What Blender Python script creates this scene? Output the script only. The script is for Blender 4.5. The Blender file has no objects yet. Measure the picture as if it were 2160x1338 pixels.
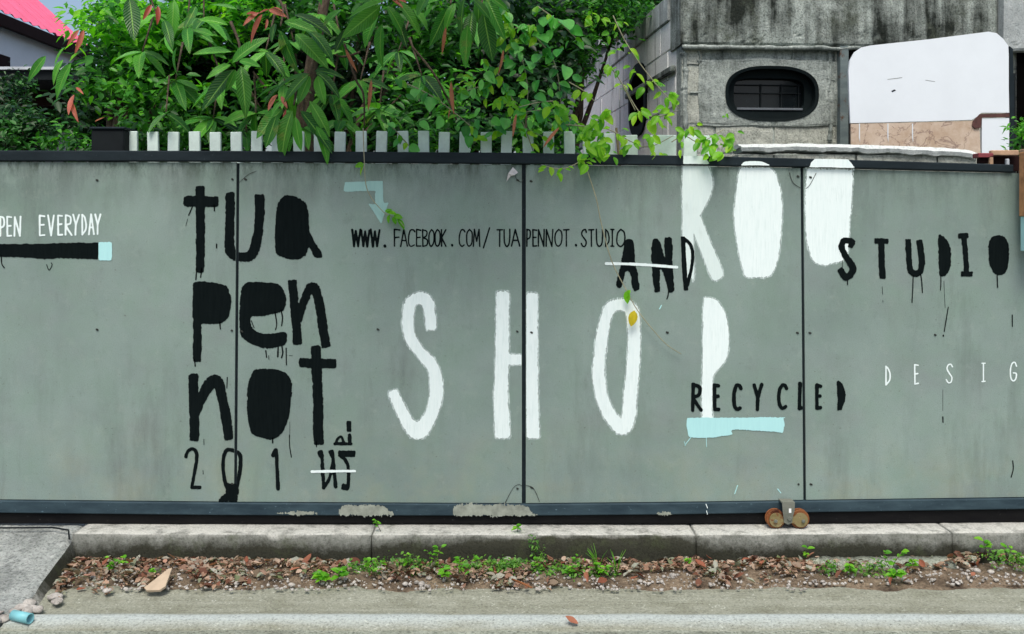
import bpy, bmesh, math, random
import numpy as np
from mathutils import Vector, Matrix
from mathutils.geometry import tessellate_polygon
R = math.radians
random.seed(7)
rng = np.random.default_rng(7)
scn = bpy.context.scene
col = scn.collection

# ---------------------------------------------------------------- camera, sky, sun, exposure
F, D0, H, PYH = 2120.0, 4.31, 1.40, 480.0      # focal length in photo pixels, distance to the gate, eye height, horizon row
cam = bpy.data.cameras.new('camera'); camo = bpy.data.objects.new('camera', cam); col.objects.link(camo)
camo.location = (0, -D0, H); camo.rotation_euler = (R(90), 0, 0)
cam.sensor_width = 36; cam.lens = 36*F/2160; cam.shift_y = -(669-PYH)/2160
cam.clip_start = 0.05; cam.clip_end = 2000
scn.camera = camo
SUN_EL, SUN_AZ = R(60), R(184)                 # azimuth clockwise from +Y: high, in front of the gate
w = bpy.data.worlds.new('World'); scn.world = w; w.use_nodes = True
nt = w.node_tree; bg = nt.nodes['Background']
sky = nt.nodes.new('ShaderNodeTexSky'); sky.sky_type = 'NISHITA'; sky.sun_disc = False
sky.sun_elevation = SUN_EL; sky.sun_rotation = SUN_AZ; sky.dust_density = 4.0; sky.air_density = 1.0; sky.ozone_density = 1.0
nt.links.new(sky.outputs[0], bg.inputs[0]); bg.inputs[1].default_value = 0.105
sl = bpy.data.lights.new('sun', 'SUN'); sl.energy = 1.5; sl.angle = R(26); sl.color = (1, .95, .86)
so = bpy.data.objects.new('sun', sl); col.objects.link(so)
sd = Vector((math.sin(SUN_AZ)*math.cos(SUN_EL), math.cos(SUN_AZ)*math.cos(SUN_EL), math.sin(SUN_EL)))
so.rotation_euler = sd.to_track_quat('Z', 'Y').to_euler(); so.location = (0, -3, 8)
scn.view_settings.view_transform = 'Standard'; scn.view_settings.look = 'None'
scn.view_settings.gamma = 1; scn.view_settings.use_curve_mapping = False
scn.view_settings.exposure = 0.75
scn.render.engine = 'CYCLES'

# ---------------------------------------------------------------- helpers
def P(px, py, Y=0.0):
    d = D0+Y
    return Vector(((px-1080)/F*d, Y, H-(py-PYH)/F*d))
def G(px, py, z=0.0):                           # the point of the ground seen at a pixel
    d = (H-z)*F/(py-PYH)
    return Vector(((px-1080)/F*d, d-D0, z))
def interp(tab, x):
    xs = [t[0] for t in tab]; ys = [t[1] for t in tab]
    return float(np.interp(x, xs, ys))
def tag(o, label=None, cat=None, group=None, kind=None):
    if label: o['label'] = label
    if cat: o['category'] = cat
    if group: o['group'] = group
    if kind: o['kind'] = kind
    return o
def link(name, me, parent=None, loc=None):
    o = bpy.data.objects.new(name, me); col.objects.link(o)
    if parent is not None: o.parent = parent
    if loc is not None: o.location = loc
    return o
def empty(name, loc=(0,0,0), rz=0):
    o = bpy.data.objects.new(name, None); col.objects.link(o)
    o.location = loc; o.rotation_euler = (0,0,rz); o.empty_display_size = .1
    bpy.context.view_layer.update() if False else None
    return o
def rel(parent, v):                             # world -> parent space (parents only turn about z)
    v = Vector(v)-Vector(parent.location)
    return Matrix.Rotation(-parent.rotation_euler.z, 3, 'Z') @ v
class MB:
    """collects shapes into one mesh"""
    def __init__(s): s.v=[]; s.f=[]; s.m=[]
    def add(s, vs, fs, mi=0):
        b=len(s.v); s.v += [tuple(v) for v in vs]; s.f += [tuple(i+b for i in f) for f in fs]; s.m += [mi]*len(fs); return s
    def box(s, x0,x1,y0,y1,z0,z1, mi=0, c=0.0):
        if c<=0:
            vs=[(x,y,z) for z in (z0,z1) for y in (y0,y1) for x in (x0,x1)]
            return s.add(vs, [(0,2,3,1),(4,5,7,6),(0,1,5,4),(1,3,7,5),(3,2,6,7),(2,0,4,6)], mi)
        bm=bmesh.new(); bmesh.ops.create_cube(bm, size=1)
        for v in bm.verts: v.co=Vector(((x0+x1)/2+v.co.x*(x1-x0),(y0+y1)/2+v.co.y*(y1-y0),(z0+z1)/2+v.co.z*(z1-z0)))
        bmesh.ops.bevel(bm, geom=bm.edges[:], offset=c, segments=1, affect='EDGES')
        return s.bm(bm, mi)
    def bm(s, bm, mi=0):
        bm.verts.ensure_lookup_table(); bm.verts.index_update()
        s.add([v.co for v in bm.verts], [[v.index for v in f.verts] for f in bm.faces], mi); bm.free(); return s
    def tube(s, pts, r, n=6, mi=0, cap=True):
        pts=[Vector(p) for p in pts]; rs=r if isinstance(r,(list,tuple)) else [r]*len(pts)
        rings=[]; up=Vector((0.13,0.31,1)).normalized()
        for i,p in enumerate(pts):
            t=(pts[min(i+1,len(pts)-1)]-pts[max(i-1,0)]).normalized()
            a=t.cross(up); a=(a if a.length>1e-3 else t.cross(Vector((1,0,0)))).normalized(); b=t.cross(a)
            rings.append([p+(a*math.cos(k*2*math.pi/n)+b*math.sin(k*2*math.pi/n))*rs[i] for k in range(n)])
        fs=[(i*n+k, i*n+(k+1)%n, (i+1)*n+(k+1)%n, (i+1)*n+k) for i in range(len(pts)-1) for k in range(n)]
        if cap: fs += [tuple(range(n-1,-1,-1)), tuple((len(pts)-1)*n+k for k in range(n))]
        return s.add([v for r_ in rings for v in r_], fs, mi)
    def prism(s, poly, y0, y1, mi=0):           # poly: list of (x,z); extruded from y0 to y1
        n=len(poly); a=sum(poly[i][0]*poly[(i+1)%n][1]-poly[(i+1)%n][0]*poly[i][1] for i in range(n))
        if a<0: poly=poly[::-1]
        vs=[(x,y0,z) for x,z in poly]+[(x,y1,z) for x,z in poly]
        tr=tessellate_polygon([[Vector((x,z,0)) for x,z in poly]])
        fs=[]
        for t in tr:
            q=[Vector((poly[i][0],poly[i][1],0)) for i in t]
            if (q[1]-q[0]).cross(q[2]-q[0]).z<0: t=t[::-1]
            fs.append(tuple(t)); fs.append(tuple(i+n for i in t[::-1]))
        fs += [(i,i+n,(i+1)%n+n,(i+1)%n) for i in range(n)]
        return s.add(vs, fs, mi)
    def sweep(s, secs, mi=0):                   # list of sections (closed loops of equal length)
        n=len(secs[0]); vs=[v for q in secs for v in q]
        fs=[(i*n+k,(i+1)*n+k,(i+1)*n+(k+1)%n,i*n+(k+1)%n) for i in range(len(secs)-1) for k in range(n)]
        fs += [tuple(range(n)), tuple((len(secs)-1)*n+k for k in range(n-1,-1,-1))]
        return s.add(vs, fs, mi)
    def mesh(s, name, mats, smooth=False):
        me=bpy.data.meshes.new(name); me.from_pydata(s.v,[],s.f)
        for m in (mats if isinstance(mats,(list,tuple)) else [mats]): me.materials.append(m)
        if any(s.m): me.polygons.foreach_set('material_index', s.m)
        if smooth: me.polygons.foreach_set('use_smooth',[True]*len(me.polygons))
        me.update(); return me
    def build(s, name, mats, parent=None, smooth=False, loc=None):
        if parent is not None and loc is None:
            s.v=[tuple(rel(parent,v)) for v in s.v]
        return link(name, s.mesh(name,mats,smooth), parent, loc)
def catmull(pts, closed=False, n=6):
    out=[]; N=len(pts)
    for i in range(N if closed else N-1):
        g=lambda k: pts[k%N] if closed else pts[max(0,min(N-1,k))]
        p0,p1,p2,p3=[np.array(g(i+j),float) for j in (-1,0,1,2)]
        for k in range(n):
            t=k/n; out.append(.5*((2*p1)+(-p0+p2)*t+(2*p0-5*p1+4*p2-p3)*t*t+(-p0+3*p1-3*p2+p3)*t**3))
    if not closed: out.append(np.array(pts[-1],float))
    return out
_lat = rng.random((256,256))
def vnoise(x, y):                               # smooth value noise, 0..1
    x=np.asarray(x,float); y=np.asarray(y,float)
    xi=np.floor(x).astype(int); yi=np.floor(y).astype(int); u=x-xi; v=y-yi
    u=u*u*(3-2*u); v=v*v*(3-2*v)
    a=_lat[xi%256,yi%256]; b=_lat[(xi+1)%256,yi%256]; c=_lat[xi%256,(yi+1)%256]; d=_lat[(xi+1)%256,(yi+1)%256]
    return (a*(1-u)+b*u)*(1-v)+(c*(1-u)+d*u)*v
def fbm(x,y,o=4):
    s=0; a=.5
    for k in range(o): s=s+a*vnoise(np.asarray(x)*2**k+k*17.3,np.asarray(y)*2**k+k*5.1); a*=.5
    return s

# ---------------------------------------------------------------- materials
class NT:
    def __init__(s, name):
        s.mat=bpy.data.materials.new(name); s.mat.use_nodes=True; s.t=s.mat.node_tree
        s.b=s.t.nodes['Principled BSDF']; s.out=s.t.nodes['Material Output']
    def n(s, typ, **k):
        nd=s.t.nodes.new(typ)
        for a,b in k.items():
            if a.startswith('i_'): 
                key=a[2:]; key=int(key) if key.isdigit() else key.replace('_',' ')
                nd.inputs[key].default_value=b
            else: setattr(nd,a,b)
        return nd
    def l(s,a,b): s.t.links.new(a,b)
    def pos(s, sc=(1,1,1)):
        g=s.n('ShaderNodeNewGeometry'); m=s.n('ShaderNodeMapping'); m.inputs['Scale'].default_value=sc
        s.l(g.outputs['Position'],m.inputs['Vector']); return m.outputs[0]
    def noise(s, scale, detail=4, rough=.6, vec=None, dist=0):
        nd=s.n('ShaderNodeTexNoise'); nd.inputs['Scale'].default_value=scale; nd.inputs['Detail'].default_value=detail
        nd.inputs['Roughness'].default_value=rough; nd.inputs['Distortion'].default_value=dist
        s.l(vec or s.pos(), nd.inputs['Vector']); return nd.outputs['Fac']
    def ramp(s, fac, stops):
        r=s.n('ShaderNodeValToRGB'); e=r.color_ramp.elements
        while len(e)<len(stops): e.new(.5)
        for i,(p,c) in enumerate(stops):
            e[i].position=p; e[i].color=(c,c,c,1) if isinstance(c,(int,float)) else (*c,1)
        s.l(fac,r.inputs[0]); return r.outputs[0]
    def mix(s, fac, a, b, mode='MIX'):
        m=s.n('ShaderNodeMix'); m.data_type='RGBA'; m.blend_type=mode
        for idx,val in ((0,fac),(6,a),(7,b)):
            if isinstance(val,(int,float)): m.inputs[idx].default_value=val if idx==0 else (val,val,val,1)
            elif isinstance(val,tuple): m.inputs[idx].default_value=(*val,1)
            else: s.l(val,m.inputs[idx])
        return m.outputs[2]
    def math(s, op, a, b=None, c=None):
        m=s.n('ShaderNodeMath'); m.operation=op
        for i,v in enumerate((a,b,c)):
            if v is None: continue
            if isinstance(v,(int,float)): m.inputs[i].default_value=v
            else: s.l(v,m.inputs[i])
        return m.outputs[0]
    def zc(s, axis='Z'):
        g=s.n('ShaderNodeNewGeometry'); x=s.n('ShaderNodeSeparateXYZ'); s.l(g.outputs['Position'],x.inputs[0]); return x.outputs[axis]
    def rnd(s): return s.n('ShaderNodeObjectInfo').outputs['Random']
    def bump(s, h, strength=.3, dist=.01):
        b=s.n('ShaderNodeBump'); b.inputs['Strength'].default_value=strength; b.inputs['Distance'].default_value=dist
        s.l(h,b.inputs['Height']); s.l(b.outputs[0],s.b.inputs['Normal'])
    def fin(s, c, rough=.8, metal=0, spec=.3):
        if isinstance(c,tuple): s.b.inputs['Base Color'].default_value=(*c,1)
        else: s.l(c,s.b.inputs['Base Color'])
        if isinstance(rough,(int,float)): s.b.inputs['Roughness'].default_value=rough
        else: s.l(rough,s.b.inputs['Roughness'])
        s.b.inputs['Metallic'].default_value=metal; s.b.inputs['Specular IOR Level'].default_value=spec
        return s.mat

def m_concrete(name, base, dark, light, scale=1, streak=.5, grain=.5, bump=.4, dlo=.45, dhi=.7, moss=None, bd=.01):
    t=NT(name)
    big=t.noise(1.3*scale,6,.65); mid=t.noise(7*scale,6,.7); fine=t.noise(90,3,.7)
    st=t.noise(1,5,.6,t.pos((9*scale,9*scale,.9*scale)))
    c=t.mix(t.ramp(mid,[(.35,0),(.7,1)]), base, light)
    m1=t.ramp(t.math('ADD',t.math('MULTIPLY',st,streak),t.math('MULTIPLY',big,1-streak)),[(dlo,0),(dhi,1)])
    c=t.mix(m1,c,dark)
    if moss:
        c=t.mix(t.ramp(t.noise(3.1*scale,7,.75),[(.5,0),(.66,.85)]),c,moss)
    c=t.mix(grain, c, t.ramp(fine,[(.36,.25),(.5,.85),(.62,1.0)]),'MULTIPLY')
    pit=t.noise(28*scale,8,.8)
    c=t.mix(t.ramp(pit,[(.3,1),(.38,0)]),c,dark)
    t.bump(t.math('ADD',t.math('MULTIPLY',pit,.7),t.math('MULTIPLY',fine,.35)),bump,bd)
    return t.fin(c,.92,0,.2)

def m_panel():
    t=NT('cement_board')
    big=t.noise(1.1,5,.6); mid=t.noise(5,5,.65); fine=t.noise(260,2,.7)
    c=t.mix(t.ramp(big,[(.35,0),(.65,1)]),(.182,.244,.226),(.252,.330,.304))
    c=t.mix(t.ramp(mid,[(.42,0),(.7,.5)]),c,(.190,.285,.225))
    c=t.mix(t.ramp(t.noise(3.3,4,.6,t.pos((1,1,1.4))),[(.5,0),(.75,.4)]),c,(.205,.222,.232))
    st=t.noise(1,7,.75,t.pos((6,6,1.1)))
    c=t.mix(t.math('MULTIPLY',t.ramp(st,[(.50,0),(.72,.6)]),t.ramp(t.noise(1.7,3,.5),[(.4,.1),(.6,1)])),c,(.105,.13,.12))
    sm=t.noise(14,7,.8); c=t.mix(t.ramp(sm,[(.54,0),(.72,.45)]),c,(.30,.36,.32)); c=t.mix(t.ramp(t.noise(11,7,.8,t.pos((1.1,1,.9))),[(.56,0),(.72,.4)]),c,(.12,.16,.15))
    z=t.zc()
    low=t.ramp(t.math('MULTIPLY',t.math('SUBTRACT',.62,z),2.2),[(.0,0),(1,.9)])     # rain-splash dirt above the bottom rail
    c=t.mix(t.math('MULTIPLY',low,t.ramp(t.noise(4.5,6,.7),[(.45,0),(.7,.55)])),c,(.28,.29,.19))
    top=t.ramp(t.math('MULTIPLY',t.math('SUBTRACT',z,1.46),4.2),[(0,0),(1,1)])      # run-off grime under the top rail
    c=t.mix(t.math('MULTIPLY',top,t.ramp(t.noise(1,6,.7,t.pos((9,9,2.2))),[(.36,0),(.62,.8)])),c,(.07,.095,.08))
    band=t.ramp(t.math('MULTIPLY',t.math('SUBTRACT',z,1.60),14),[(0,0),(1,1)])
    c=t.mix(t.math('MULTIPLY',band,t.ramp(t.noise(1,7,.8,t.pos((16,16,5))),[(.47,0),(.60,.9)])),c,(.045,.065,.05))
    sp=t.ramp(t.noise(75,3,.6),[(.30,1),(.34,0)])
    c=t.mix(t.math('MULTIPLY',sp,.6),c,(.10,.11,.10))
    c=t.mix(.4,c,t.ramp(fine,[(.36,.55),(.5,.9),(.62,1.0)]),'MULTIPLY')
    t.bump(t.math('ADD',fine,t.math('MULTIPLY',mid,.6)),.12,.004)
    return t.fin(c,t.ramp(mid,[(.3,.6),(.7,.8)]),0,.3)

def m_paint(name, c1, c2, wear=None, rough=.6):
    t=NT(name)
    st=t.noise(1,5,.75,t.pos((110,110,9))); b=t.noise(14,4,.6)
    c=t.mix(t.ramp(st,[(.35,0),(.7,1)]),c1,c2)
    if wear: c=t.mix(t.ramp(t.math('ADD',t.math('MULTIPLY',st,.6),t.math('MULTIPLY',b,.4)),[(.53,0),(.68,.7)]),c,wear)
    t.bump(st,.2,.002)
    return t.fin(c,rough,0,.04 if c1[1]<.05 else .25)

def m_steel(name, c1, c2, rust=None, rlo=.62):
    t=NT(name)
    c=t.mix(t.ramp(t.noise(4,6,.7,t.pos((1,1,4))),[(.35,0),(.68,1)]),c1,c2)
    c=t.mix(t.ramp(t.noise(60,3,.7),[(.66,0),(.74,.6)]),c,tuple(min(1,3*q+.03) for q in c2))
    if rust: c=t.mix(t.ramp(t.noise(11,7,.75),[(rlo,0),(rlo+.07,1)]),c,rust)
    t.bump(t.noise(45,5,.7),.15,.003)
    return t.fin(c,.6,0,.10)

def m_leaf(name, cols, trans=.35, attr=True, rough=.42, vein=False, tcol=None):
    """cols: dark to bright leaf colours, picked per leaf"""
    t=NT(name)
    if attr: a=t.n('ShaderNodeAttribute',attribute_name='rnd').outputs['Fac']
    else: a=t.rnd()
    k=len(cols); c=t.ramp(a,[(i/(k-1),q) for i,q in enumerate(cols)])
    c=t.mix(.35,c,t.ramp(t.noise(22,4,.7),[(.3,.45),(.65,1)]),'MULTIPLY')
    if vein:
        u=t.n('ShaderNodeUVMap'); sx=t.n('ShaderNodeSeparateXYZ'); t.l(u.outputs[0],sx.inputs[0])
        au=t.math('ABSOLUTE',t.math('SUBTRACT',sx.outputs[0],.5))
        side=t.math('SINE',t.math('MULTIPLY',t.math('SUBTRACT',t.math('MULTIPLY',sx.outputs[1],15),t.math('MULTIPLY',au,5)),6.2832))
        sv=t.ramp(side,[(.72,0),(1.0,.38)]); mr=t.ramp(au,[(.022,1),(.05,0)])
        c=t.mix(t.ramp(t.noise(9,4,.7),[(.60,0),(.68,.55)]),c,(.20,.24,.05))
        lightc=t.mix(.55,c,(.32,.62,.12),'MIX')
        c=t.mix(t.math('MAXIMUM',sv,mr),c,lightc)
        t.bump(side,.35,.004)
    sp=t.mix(1.0,c,(2.0,2.1,.9),'MULTIPLY') if tcol is None else tcol
    t.fin(c,rough,0,.32)
    tr=t.n('ShaderNodeBsdfTranslucent'); t.l(sp,tr.inputs[0]) if not isinstance(sp,tuple) else None
    mx=t.n('ShaderNodeMixShader'); mx.inputs[0].default_value=trans
    t.l(t.b.outputs[0],mx.inputs[1]); t.l(tr.outputs[0],mx.inputs[2]); t.l(mx.outputs[0],t.out.inputs[0])
    return t.mat
def m_plain(name,c,rough=.6,metal=0,spec=.3,var=.3,sc=12):
    t=NT(name); c2=tuple(q*(1-var) for q in c)
    return t.fin(t.mix(t.ramp(t.noise(sc,6,.7),[(.35,0),(.7,1)]),c,c2),rough,metal,spec)

M={}
M['panel']=m_panel()
M['black']=m_paint('black_wall_paint',(.0030,.0055,.0060),(.0055,.009,.0095),None,.9)
M['white']=m_paint('white_wall_paint',(.76,.85,.85),(.68,.79,.79),(.60,.70,.69))
M['ghost']=m_paint('thin_white_wall_paint',(.60,.71,.70),(.68,.78,.76),(.50,.60,.58))
M['mint']=m_paint('pale_blue_wall_paint',(.38,.68,.70),(.42,.73,.74),None)
M['teal']=m_paint('dull_blue_wall_paint',(.27,.46,.44),(.31,.50,.47),None)
def m_fringe():
    t=NT('thin_brushed_white_paint'); t.fin((.68,.80,.79),.7,0,.2)
    a=t.ramp(t.noise(1,5,.8,t.pos((150,150,22)),1.0),[(.36,0),(.62,.8)])
    t.l(a,t.b.inputs['Alpha']); return t.mat
M['fringe']=m_fringe()
M['steel']=m_steel('dark_painted_steel',(.010,.016,.020),(.017,.026,.032),(.06,.03,.018),.72)
M['railb']=m_steel('blue_grey_painted_steel',(.020,.036,.048),(.045,.075,.092),(.10,.05,.03),.69)
M['shadow_steel']=m_steel('shade_black_beam',(.004,.004,.005),(.010,.010,.010))  # near-black colour puts the shade under the gate into the beam
M['screw']=m_plain('dull_screw',(.045,.05,.045),.7,0,.1)
M['rust']=m_steel('rusty_steel',(.16,.055,.022),(.26,.11,.045),(.06,.02,.012),.55)
M['ochre']=m_steel('ochre_zinc_plate',(.17,.14,.06),(.25,.21,.11),(.16,.06,.03),.55)
M['zinc']=m_steel('galvanised_plate',(.11,.12,.10),(.19,.20,.17),(.12,.06,.04),.6)
M['picket']=m_plain('pale_picket_paint',(.66,.80,.75),.7,var=.18,sc=30)

def m_kerb():
    t=NT('kerb_concrete')
    z=t.zc(); fine=t.noise(120,3,.7); mid=t.noise(9,7,.75)
    c=t.mix(t.ramp(mid,[(.35,0),(.65,1)]),(.16,.17,.15),(.29,.305,.28))
    damp=t.math('ADD',t.math('MULTIPLY',t.math('SUBTRACT',.098,z),20),t.math('ADD',t.math('MULTIPLY',t.math('SUBTRACT',t.noise(2.3,8,.8),.50),5.0),t.math('MULTIPLY',t.ramp(t.math('ABSOLUTE',t.math('SUBTRACT',t.zc('X'),.08)),[(.35,1),(.85,0)]),.75)))
    c=t.mix(t.ramp(damp,[(.0,.25),(.9,.95)]),c,(.026,.027,.017))
    c=t.mix(t.ramp(t.noise(5,6,.7),[(.56,0),(.7,.6)]),c,(.06,.075,.035))
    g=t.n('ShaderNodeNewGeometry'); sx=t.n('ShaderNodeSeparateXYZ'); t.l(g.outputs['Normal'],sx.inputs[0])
    c=t.mix(t.math('MULTIPLY',t.ramp(sx.outputs[2],[(.5,0),(.85,1)]),t.ramp(t.noise(13,6,.7),[(.33,.2),(.5,1)])),c,(.52,.53,.49))  # upward faces mixed to a paler tone in noisy patches
    c=t.mix(.5,c,t.ramp(fine,[(.36,.25),(.5,.85),(.62,1.0)]),'MULTIPLY')
    t.bump(t.math('ADD',mid,t.math('MULTIPLY',fine,.4)),.6,.01)
    return t.fin(c,.93,0,.2)
M['kerb']=m_kerb()
M['ramp']=m_concrete('ramp_concrete',(.42,.46,.44),(.20,.22,.21),(.66,.70,.67),4.5,.1,.7,1.0,.50,.70,bd=.02)
M['gutter']=m_concrete('gutter_concrete',(.27,.27,.205),(.17,.165,.12),(.36,.355,.28),2,.1,.6,.4,.5,.75)
M['lip']=m_concrete('pale_gutter_lip',(.50,.53,.51),(.27,.28,.25),(.62,.65,.63),2.2,.1,.5,.4,.5,.74)
def m_gutter():
    t=NT('gutter_concrete')
    y=t.zc('Y'); yc=yd(1303.0)
    mid=t.noise(6,7,.75); fine=t.noise(110,3,.75); spk=t.noise(55,5,.8); lng=t.noise(1,6,.7,t.pos((1.2,22,1)))
    c=t.mix(t.ramp(lng,[(.35,0),(.65,1)]),(.24,.25,.195),(.33,.345,.285))
    c=t.mix(t.ramp(mid,[(.48,0),(.7,.7)]),c,(.17,.175,.125))
    dist=t.math('ADD',t.math('ABSOLUTE',t.math('SUBTRACT',y,yc)),t.math('MULTIPLY',t.math('SUBTRACT',t.noise(3.2,7,.7,t.pos((1,3,1))),.5),.085))
    c=t.mix(t.ramp(t.math('MULTIPLY',dist,10),[(.16,.9),(.75,0)]),c,(.47,.53,.52))
    c=t.mix(t.ramp(spk,[(.60,0),(.68,.7)]),c,(.58,.62,.56))
    c=t.mix(t.ramp(spk,[(.30,.8),(.38,0)]),c,(.12,.12,.09))
    c=t.mix(.55,c,t.ramp(fine,[(.36,.3),(.5,.85),(.62,1.0)]),'MULTIPLY')
    t.bump(t.math('ADD',mid,t.math('MULTIPLY',fine,.5)),.6,.008)
    return t.fin(c,.92,0,.15)
def yd(py,z=0.0): return (H-z)*F/(py-PYH)-D0
M['lipm']=m_gutter()
M['road']=m_concrete('road_concrete',(.28,.31,.25),(.15,.16,.125),(.42,.46,.39),2.5,.1,.8,.8,.5,.75)
M['soil']=m_concrete('bare_soil',(.19,.14,.095),(.07,.05,.035),(.30,.24,.17),5,.1,.7,.9,.47,.66)
M['yard']=m_concrete('yard_soil',(.06,.05,.03),(.02,.018,.01),(.09,.07,.05),2,.1,.5,.6)
M['bconc']=m_concrete('stained_cast_concrete',(.30,.35,.32),(.020,.026,.021),(.50,.56,.52),1.5,.45,.75,1.0,.45,.61,moss=(.085,.10,.075),bd=.012)
M['block']=m_concrete('grey_block',(.46,.49,.43),(.13,.15,.13),(.60,.625,.55),2.4,.35,.6,1.0,.47,.70,bd=.012)
M['mortar']=m_concrete('rough_mortar',(.35,.40,.37),(.07,.09,.08),(.54,.60,.56),3.5,.3,.6,1.0,.46,.68,bd=.014)
M['sideblock']=m_concrete('streaked_render',(.84,.86,.82),(.12,.13,.115),(.90,.91,.88),1.6,.9,.3,.6,.57,.70,bd=.008)
M['capw']=m_concrete('whitewashed_mortar',(.62,.67,.65),(.38,.41,.38),(.72,.77,.75),4,.1,.25,.6,.64,.85,bd=.01)
M['board']=m_plain('white_board_paint',(.74,.80,.85),.5,var=.06,sc=3)
def m_marble():
    t=NT('bare_plywood_with_glue')
    c=t.mix(t.ramp(t.noise(9,6,.7),[(.35,0),(.65,1)]),(.44,.33,.24),(.60,.50,.41))
    vn_=t.math('ABSOLUTE',t.math('SUBTRACT',t.noise(5.5,5,.6,None,1.2),.5)); c=t.mix(t.ramp(vn_,[(.0,.75),(.022,0)]),c,(.16,.10,.09))
    c=t.mix(t.ramp(t.noise(40,5,.8),[(.62,0),(.7,.8)]),c,(.12,.06,.04))
    return t.fin(c,.8)
M['marble']=m_marble()
M['glass']=m_plain('dark_window_glass',(.006,.009,.011),.15,0,.3)
M['ring']=m_plain('black_window_paint',(.006,.011,.012),.7,0,.08,var=.3)
M['blackhole']=m_plain('painted_dark_interior',(.003,.003,.003),.9,0,0)  # near-black colour paints the unlit depth of openings
M['pink']=m_plain('faded_red_metal_roof',(.88,.16,.28),.5,var=.2,sc=6)
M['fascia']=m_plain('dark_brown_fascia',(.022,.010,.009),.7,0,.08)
M['hwall']=m_plain('off_white_render',(.82,.85,.86),.85,var=.08,sc=3)
M['greywall']=m_plain('blue_grey_wall',(.10,.12,.14),.85,var=.2,sc=3)
M['trim']=m_plain('pale_window_trim',(.55,.6,.65),.6)
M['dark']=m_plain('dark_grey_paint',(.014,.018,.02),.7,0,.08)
M['wood']=m_plain('raw_wood',(.50,.33,.21),.75,var=.4,sc=25)
M['redpaint']=m_plain('dark_red_paint',(.24,.05,.06),.55)
M['bark']=m_concrete('bark',(.09,.065,.045),(.035,.025,.02),(.15,.12,.09),6,.7,.5,.8)
M['stem']=m_plain('vine_stem',(.34,.33,.22),.7,var=.4,sc=30)
M['dstem']=m_plain('green_brown_stem',(.12,.10,.05),.7)
M['tape']=m_plain('pale_paper',(.62,.60,.62),.7,var=.3,sc=60)
M['pvc']=m_plain('pale_blue_pvc',(.20,.50,.55),.4,var=.2)
M['stone']=m_concrete('pebble',(.42,.40,.36),(.22,.2,.18),(.55,.53,.5),6,.1,.4,.4)
M['shard']=m_plain('broken_tile',(.50,.40,.29),.8,var=.25,sc=18)
M['litter']=m_leaf('dry_leaf',[(.10,.035,.02),(.30,.10,.055),(.42,.20,.13),(.22,.075,.04),(.50,.30,.22)],.12,False,.75,False)
M['litters']=m_leaf('dry_leaf_fragments',[(.035,.02,.014),(.18,.075,.045),(.40,.27,.19),(.10,.075,.045),(.50,.38,.29),(.20,.10,.065),(.36,.38,.32),(.12,.15,.06)],.1,True,.8,False)
M['mango']=m_leaf('mango_leaf',[(.010,.07,.014),(.030,.19,.022),(.085,.37,.04),(.018,.11,.018),(.13,.45,.045),(.05,.26,.03)],.22,False,.36,True)
M['pinkleaf']=m_leaf('young_red_leaf',[(.34,.06,.04),(.55,.17,.12),(.42,.09,.06)],.3,False,.4,False)
M['podleaf']=m_leaf('brown_pod',[(.34,.12,.06),(.45,.17,.09)],.15,False,.5,False)
M['round']=m_leaf('round_vine_leaf',[(.02,.15,.025),(.07,.36,.05),(.18,.55,.12),(.04,.24,.05)],.3,False,.4,False)
M['lime']=m_leaf('lime_creeper_leaf',[(.07,.28,.012),(.16,.44,.015),(.28,.52,.02),(.10,.36,.015)],.4,False,.42,False)
M['yleaf']=m_leaf('yellow_leaf',[(.6,.5,.03),(.55,.42,.03)],.35,False,.4,False)
M['crown_dark']=m_leaf('dark_shaded_foliage',[(.002,.012,.004),(.004,.024,.006),(.010,.055,.011),(.035,.17,.022)],.18,True,.45)  # near-black leaf tones stand in for shade in the deep gaps
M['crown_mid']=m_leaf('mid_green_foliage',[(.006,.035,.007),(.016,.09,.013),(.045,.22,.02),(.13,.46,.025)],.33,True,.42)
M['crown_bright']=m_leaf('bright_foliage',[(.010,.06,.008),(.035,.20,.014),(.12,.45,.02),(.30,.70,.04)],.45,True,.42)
M['weed']=m_leaf('weed_leaf',[(.06,.24,.012),(.12,.38,.02),(.20,.48,.025)],.35,False,.45)
M['cover']=m_leaf('ground_cover',[(.03,.10,.02),(.07,.20,.03),(.14,.34,.03),(.06,.11,.06)],.3,True,.5)

# ---------------------------------------------------------------- ground, road, gutter
def strip_grid(name, x0,x1,nx, rows, mat, amp=0, sc=6):     # rows: (y, z)
    xs=np.linspace(x0,x1,nx); v=[]; f=[]
    for j,(y,z) in enumerate(rows):
        for x in xs:
            v.append((x,y,z+amp*(float(fbm(x*sc+50,y*sc+50))-.5)))
    for j in range(len(rows)-1):
        for i in range(nx-1):
            a=j*nx+i; f.append((a,a+1,a+nx+1,a+nx))
    mb=MB(); mb.add(v,f); o=mb.build(name,mat,smooth=True); tag(o,kind='structure'); return o
def yd(py,z=0.0): return (H-z)*F/(py-PYH)-D0
o=MB().box(-300,300,-300,300,-.3,-.06).build('ground',M['yard']); tag(o,kind='structure')
yk=-.11; ye=yd(1250)-.01
strip_grid('soil_bed',-1.80,3.6,420,[(yk+(ye-yk)*i/44, .016*math.sin((i/44)**.8*math.pi)-.010*(i/44)**2) for i in range(45)],M['soil'],.016,11)
rows=[(yd(p_),z_) for p_,z_ in ((1232,-.002),(1240,-.001),(1247,.0),(1255,-.004),(1262,-.007),(1270,-.010),(1278,-.012),(1286,-.012),(1290,-.010),(1294,-.003),(1299,.003),(1306,.004),(1312,.001),(1317,-.006),(1321,-.012),(1324,-.016))]
strip_grid('gutter',-1.80,3.6,260,rows,M['lipm'],.009,5)
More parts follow.
